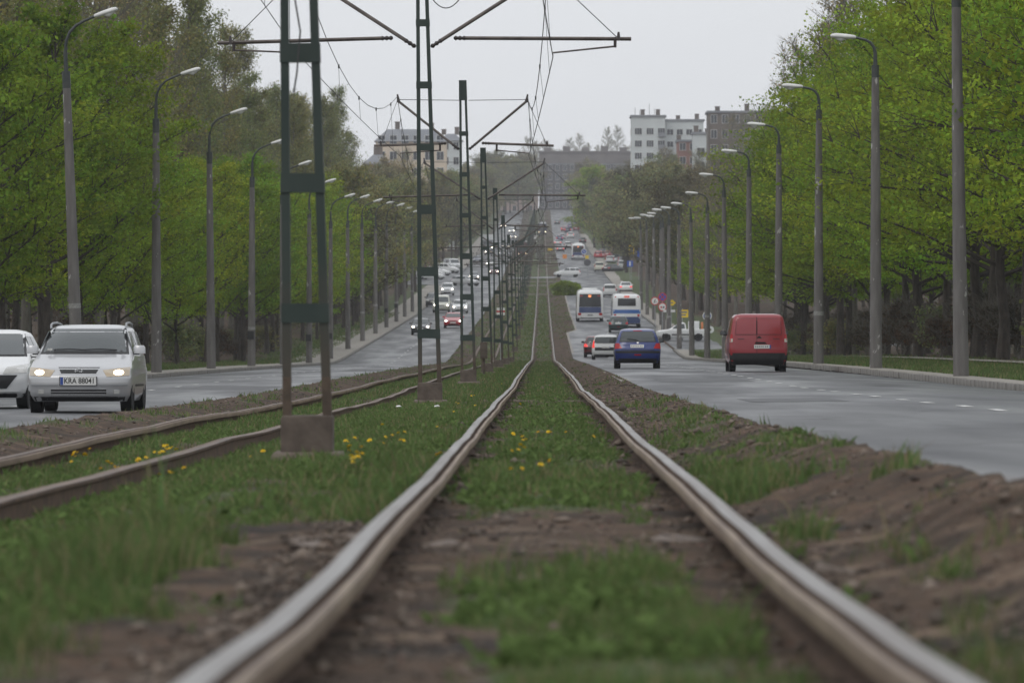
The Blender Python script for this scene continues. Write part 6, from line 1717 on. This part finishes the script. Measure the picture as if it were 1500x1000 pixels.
# dandelions
b = MB(); b.tube([(0,0,0),(.004,0,.05),(0,.004,.1)],.0035,4); DST = b.mesh('stalk', M['stalk'] if 'stalk' in M else LEAF['grass'])
M['dandelion'] = mat('dandelion_yellow', (0.78,0.52,0.015), (0.85,0.62,0.03), 60, .8)
M['stalk_green'] = mat('stalk_green', (0.10,0.16,0.05), rough=.7)
DST.materials.clear(); DST.materials.append(M['stalk_green'])
b = MB()
for ring, (r0, r1, z0, z1, n) in enumerate(((.004,.026,.0,.004,11),(.003,.019,.003,.011,9),(.002,.011,.006,.016,7))):
    for k in range(n):
        q = 2*PI*k/n+ring*.3; w = .006
        c, s_ = math.cos(q), math.sin(q)
        b.add([(c*r0-s_*w*.4,s_*r0+c*w*.4,z0),(c*r0+s_*w*.4,s_*r0-c*w*.4,z0),(c*r1+s_*w,s_*r1-c*w,z1),(c*r1-s_*w,s_*r1+c*w,z1)],[(0,1,2,3)])
DFL = b.mesh('flower_head', M['dandelion'])
b = MB()
for k in range(6):
    q = k*1.05; c, s_ = math.cos(q), math.sin(q)
    b.add([(0,0,.003),(c*.05-s_*.012,s_*.05+c*.012,.025),(c*.1,s_*.1,.012),(c*.05+s_*.012,s_*.05-c*.012,.025)],[(0,1,2,3)])
DLF = b.mesh('leaf_rosette', M['stalk_green'])
# places read off the photograph as ground points (x across, distance)
def onground(px, py, off, d0=14, d1=330):
    best = None
    for q in np.geomspace(d0, d1, 500):
        x = (px-794)/8000*q; z = float(zt(q)+ground_off(x, q))+off
        y = 430-8000*z/q
        if best is None or abs(y-py) < best[0]: best = (abs(y-py), x, q)
    return best[1], best[2]
spots = [(748,684,1),(805,674,1),(770,638,2),(768,650,1),(803,628,2),(750,655,1),(752,633,0),(806,630,0),(762,590,0),(510,641,3),(512,652,2),(523,663,3),(517,672,2),(575,635,1),(586,641,2),(583,632,1),(645,657,1),(640,662,0),(385,659,1),
         (108,664,2),(124,667,2),(113,658,1),(104,672,0),(163,675,1),(168,684,2),(200,672,1),(232,661,3),(243,655,3),(258,654,2),(226,668,2),(213,682,1),(252,685,3),(695,578,1),(696,590,0),(668,588,1),(870,640,0),(735,560,0),(560,622,0),(665,600,0),(640,618,0)]
for (px, py, nn) in spots:
    x, d = onground(px, py, .1)
    for q in range(1+nn):
        xx, dd = x+rnd.gauss(0,.09)*(q > 0), d+rnd.gauss(0,.5)*(q > 0)
        s = rnd.uniform(.6,.95)
        e = empty('dandelion', (xx, dd, GZ(xx, dd)), rnd.uniform(0,6)); e.scale = (s,s,s*rnd.uniform(.8,1.2))
        tag(e, 'yellow dandelion blooming in the grass beside the tram rails', 'flower', 'dandelions in the grass by the tram rails')
        obj('stalk', DST, e); f = obj('flower_head', DFL, e, (0,.004,.1)); f.rotation_euler = (rnd.uniform(.2,.8),rnd.uniform(-.3,.3),0)
        obj('leaf_rosette', DLF, e)

# ------------------------------------------------------------------ haze in the air
b = MB(); b.box(-2600,2600,-320,9000-200,-9,75)
hz = b.build('haze', [])
hm = bpy.data.materials.new('haze_air'); hm.use_nodes = True; t = hm.node_tree; t.nodes.clear()
o_ = t.nodes.new('ShaderNodeOutputMaterial'); v = t.nodes.new('ShaderNodeVolumePrincipled')
v.inputs['Color'].default_value = (0.93,0.95,1.0,1); v.inputs['Density'].default_value = 0.00014; v.inputs['Anisotropy'].default_value = 0.2
t.links.new(v.outputs[0], o_.inputs['Volume'])
hz.data.materials.append(hm); tag(hz, kind='stuff')
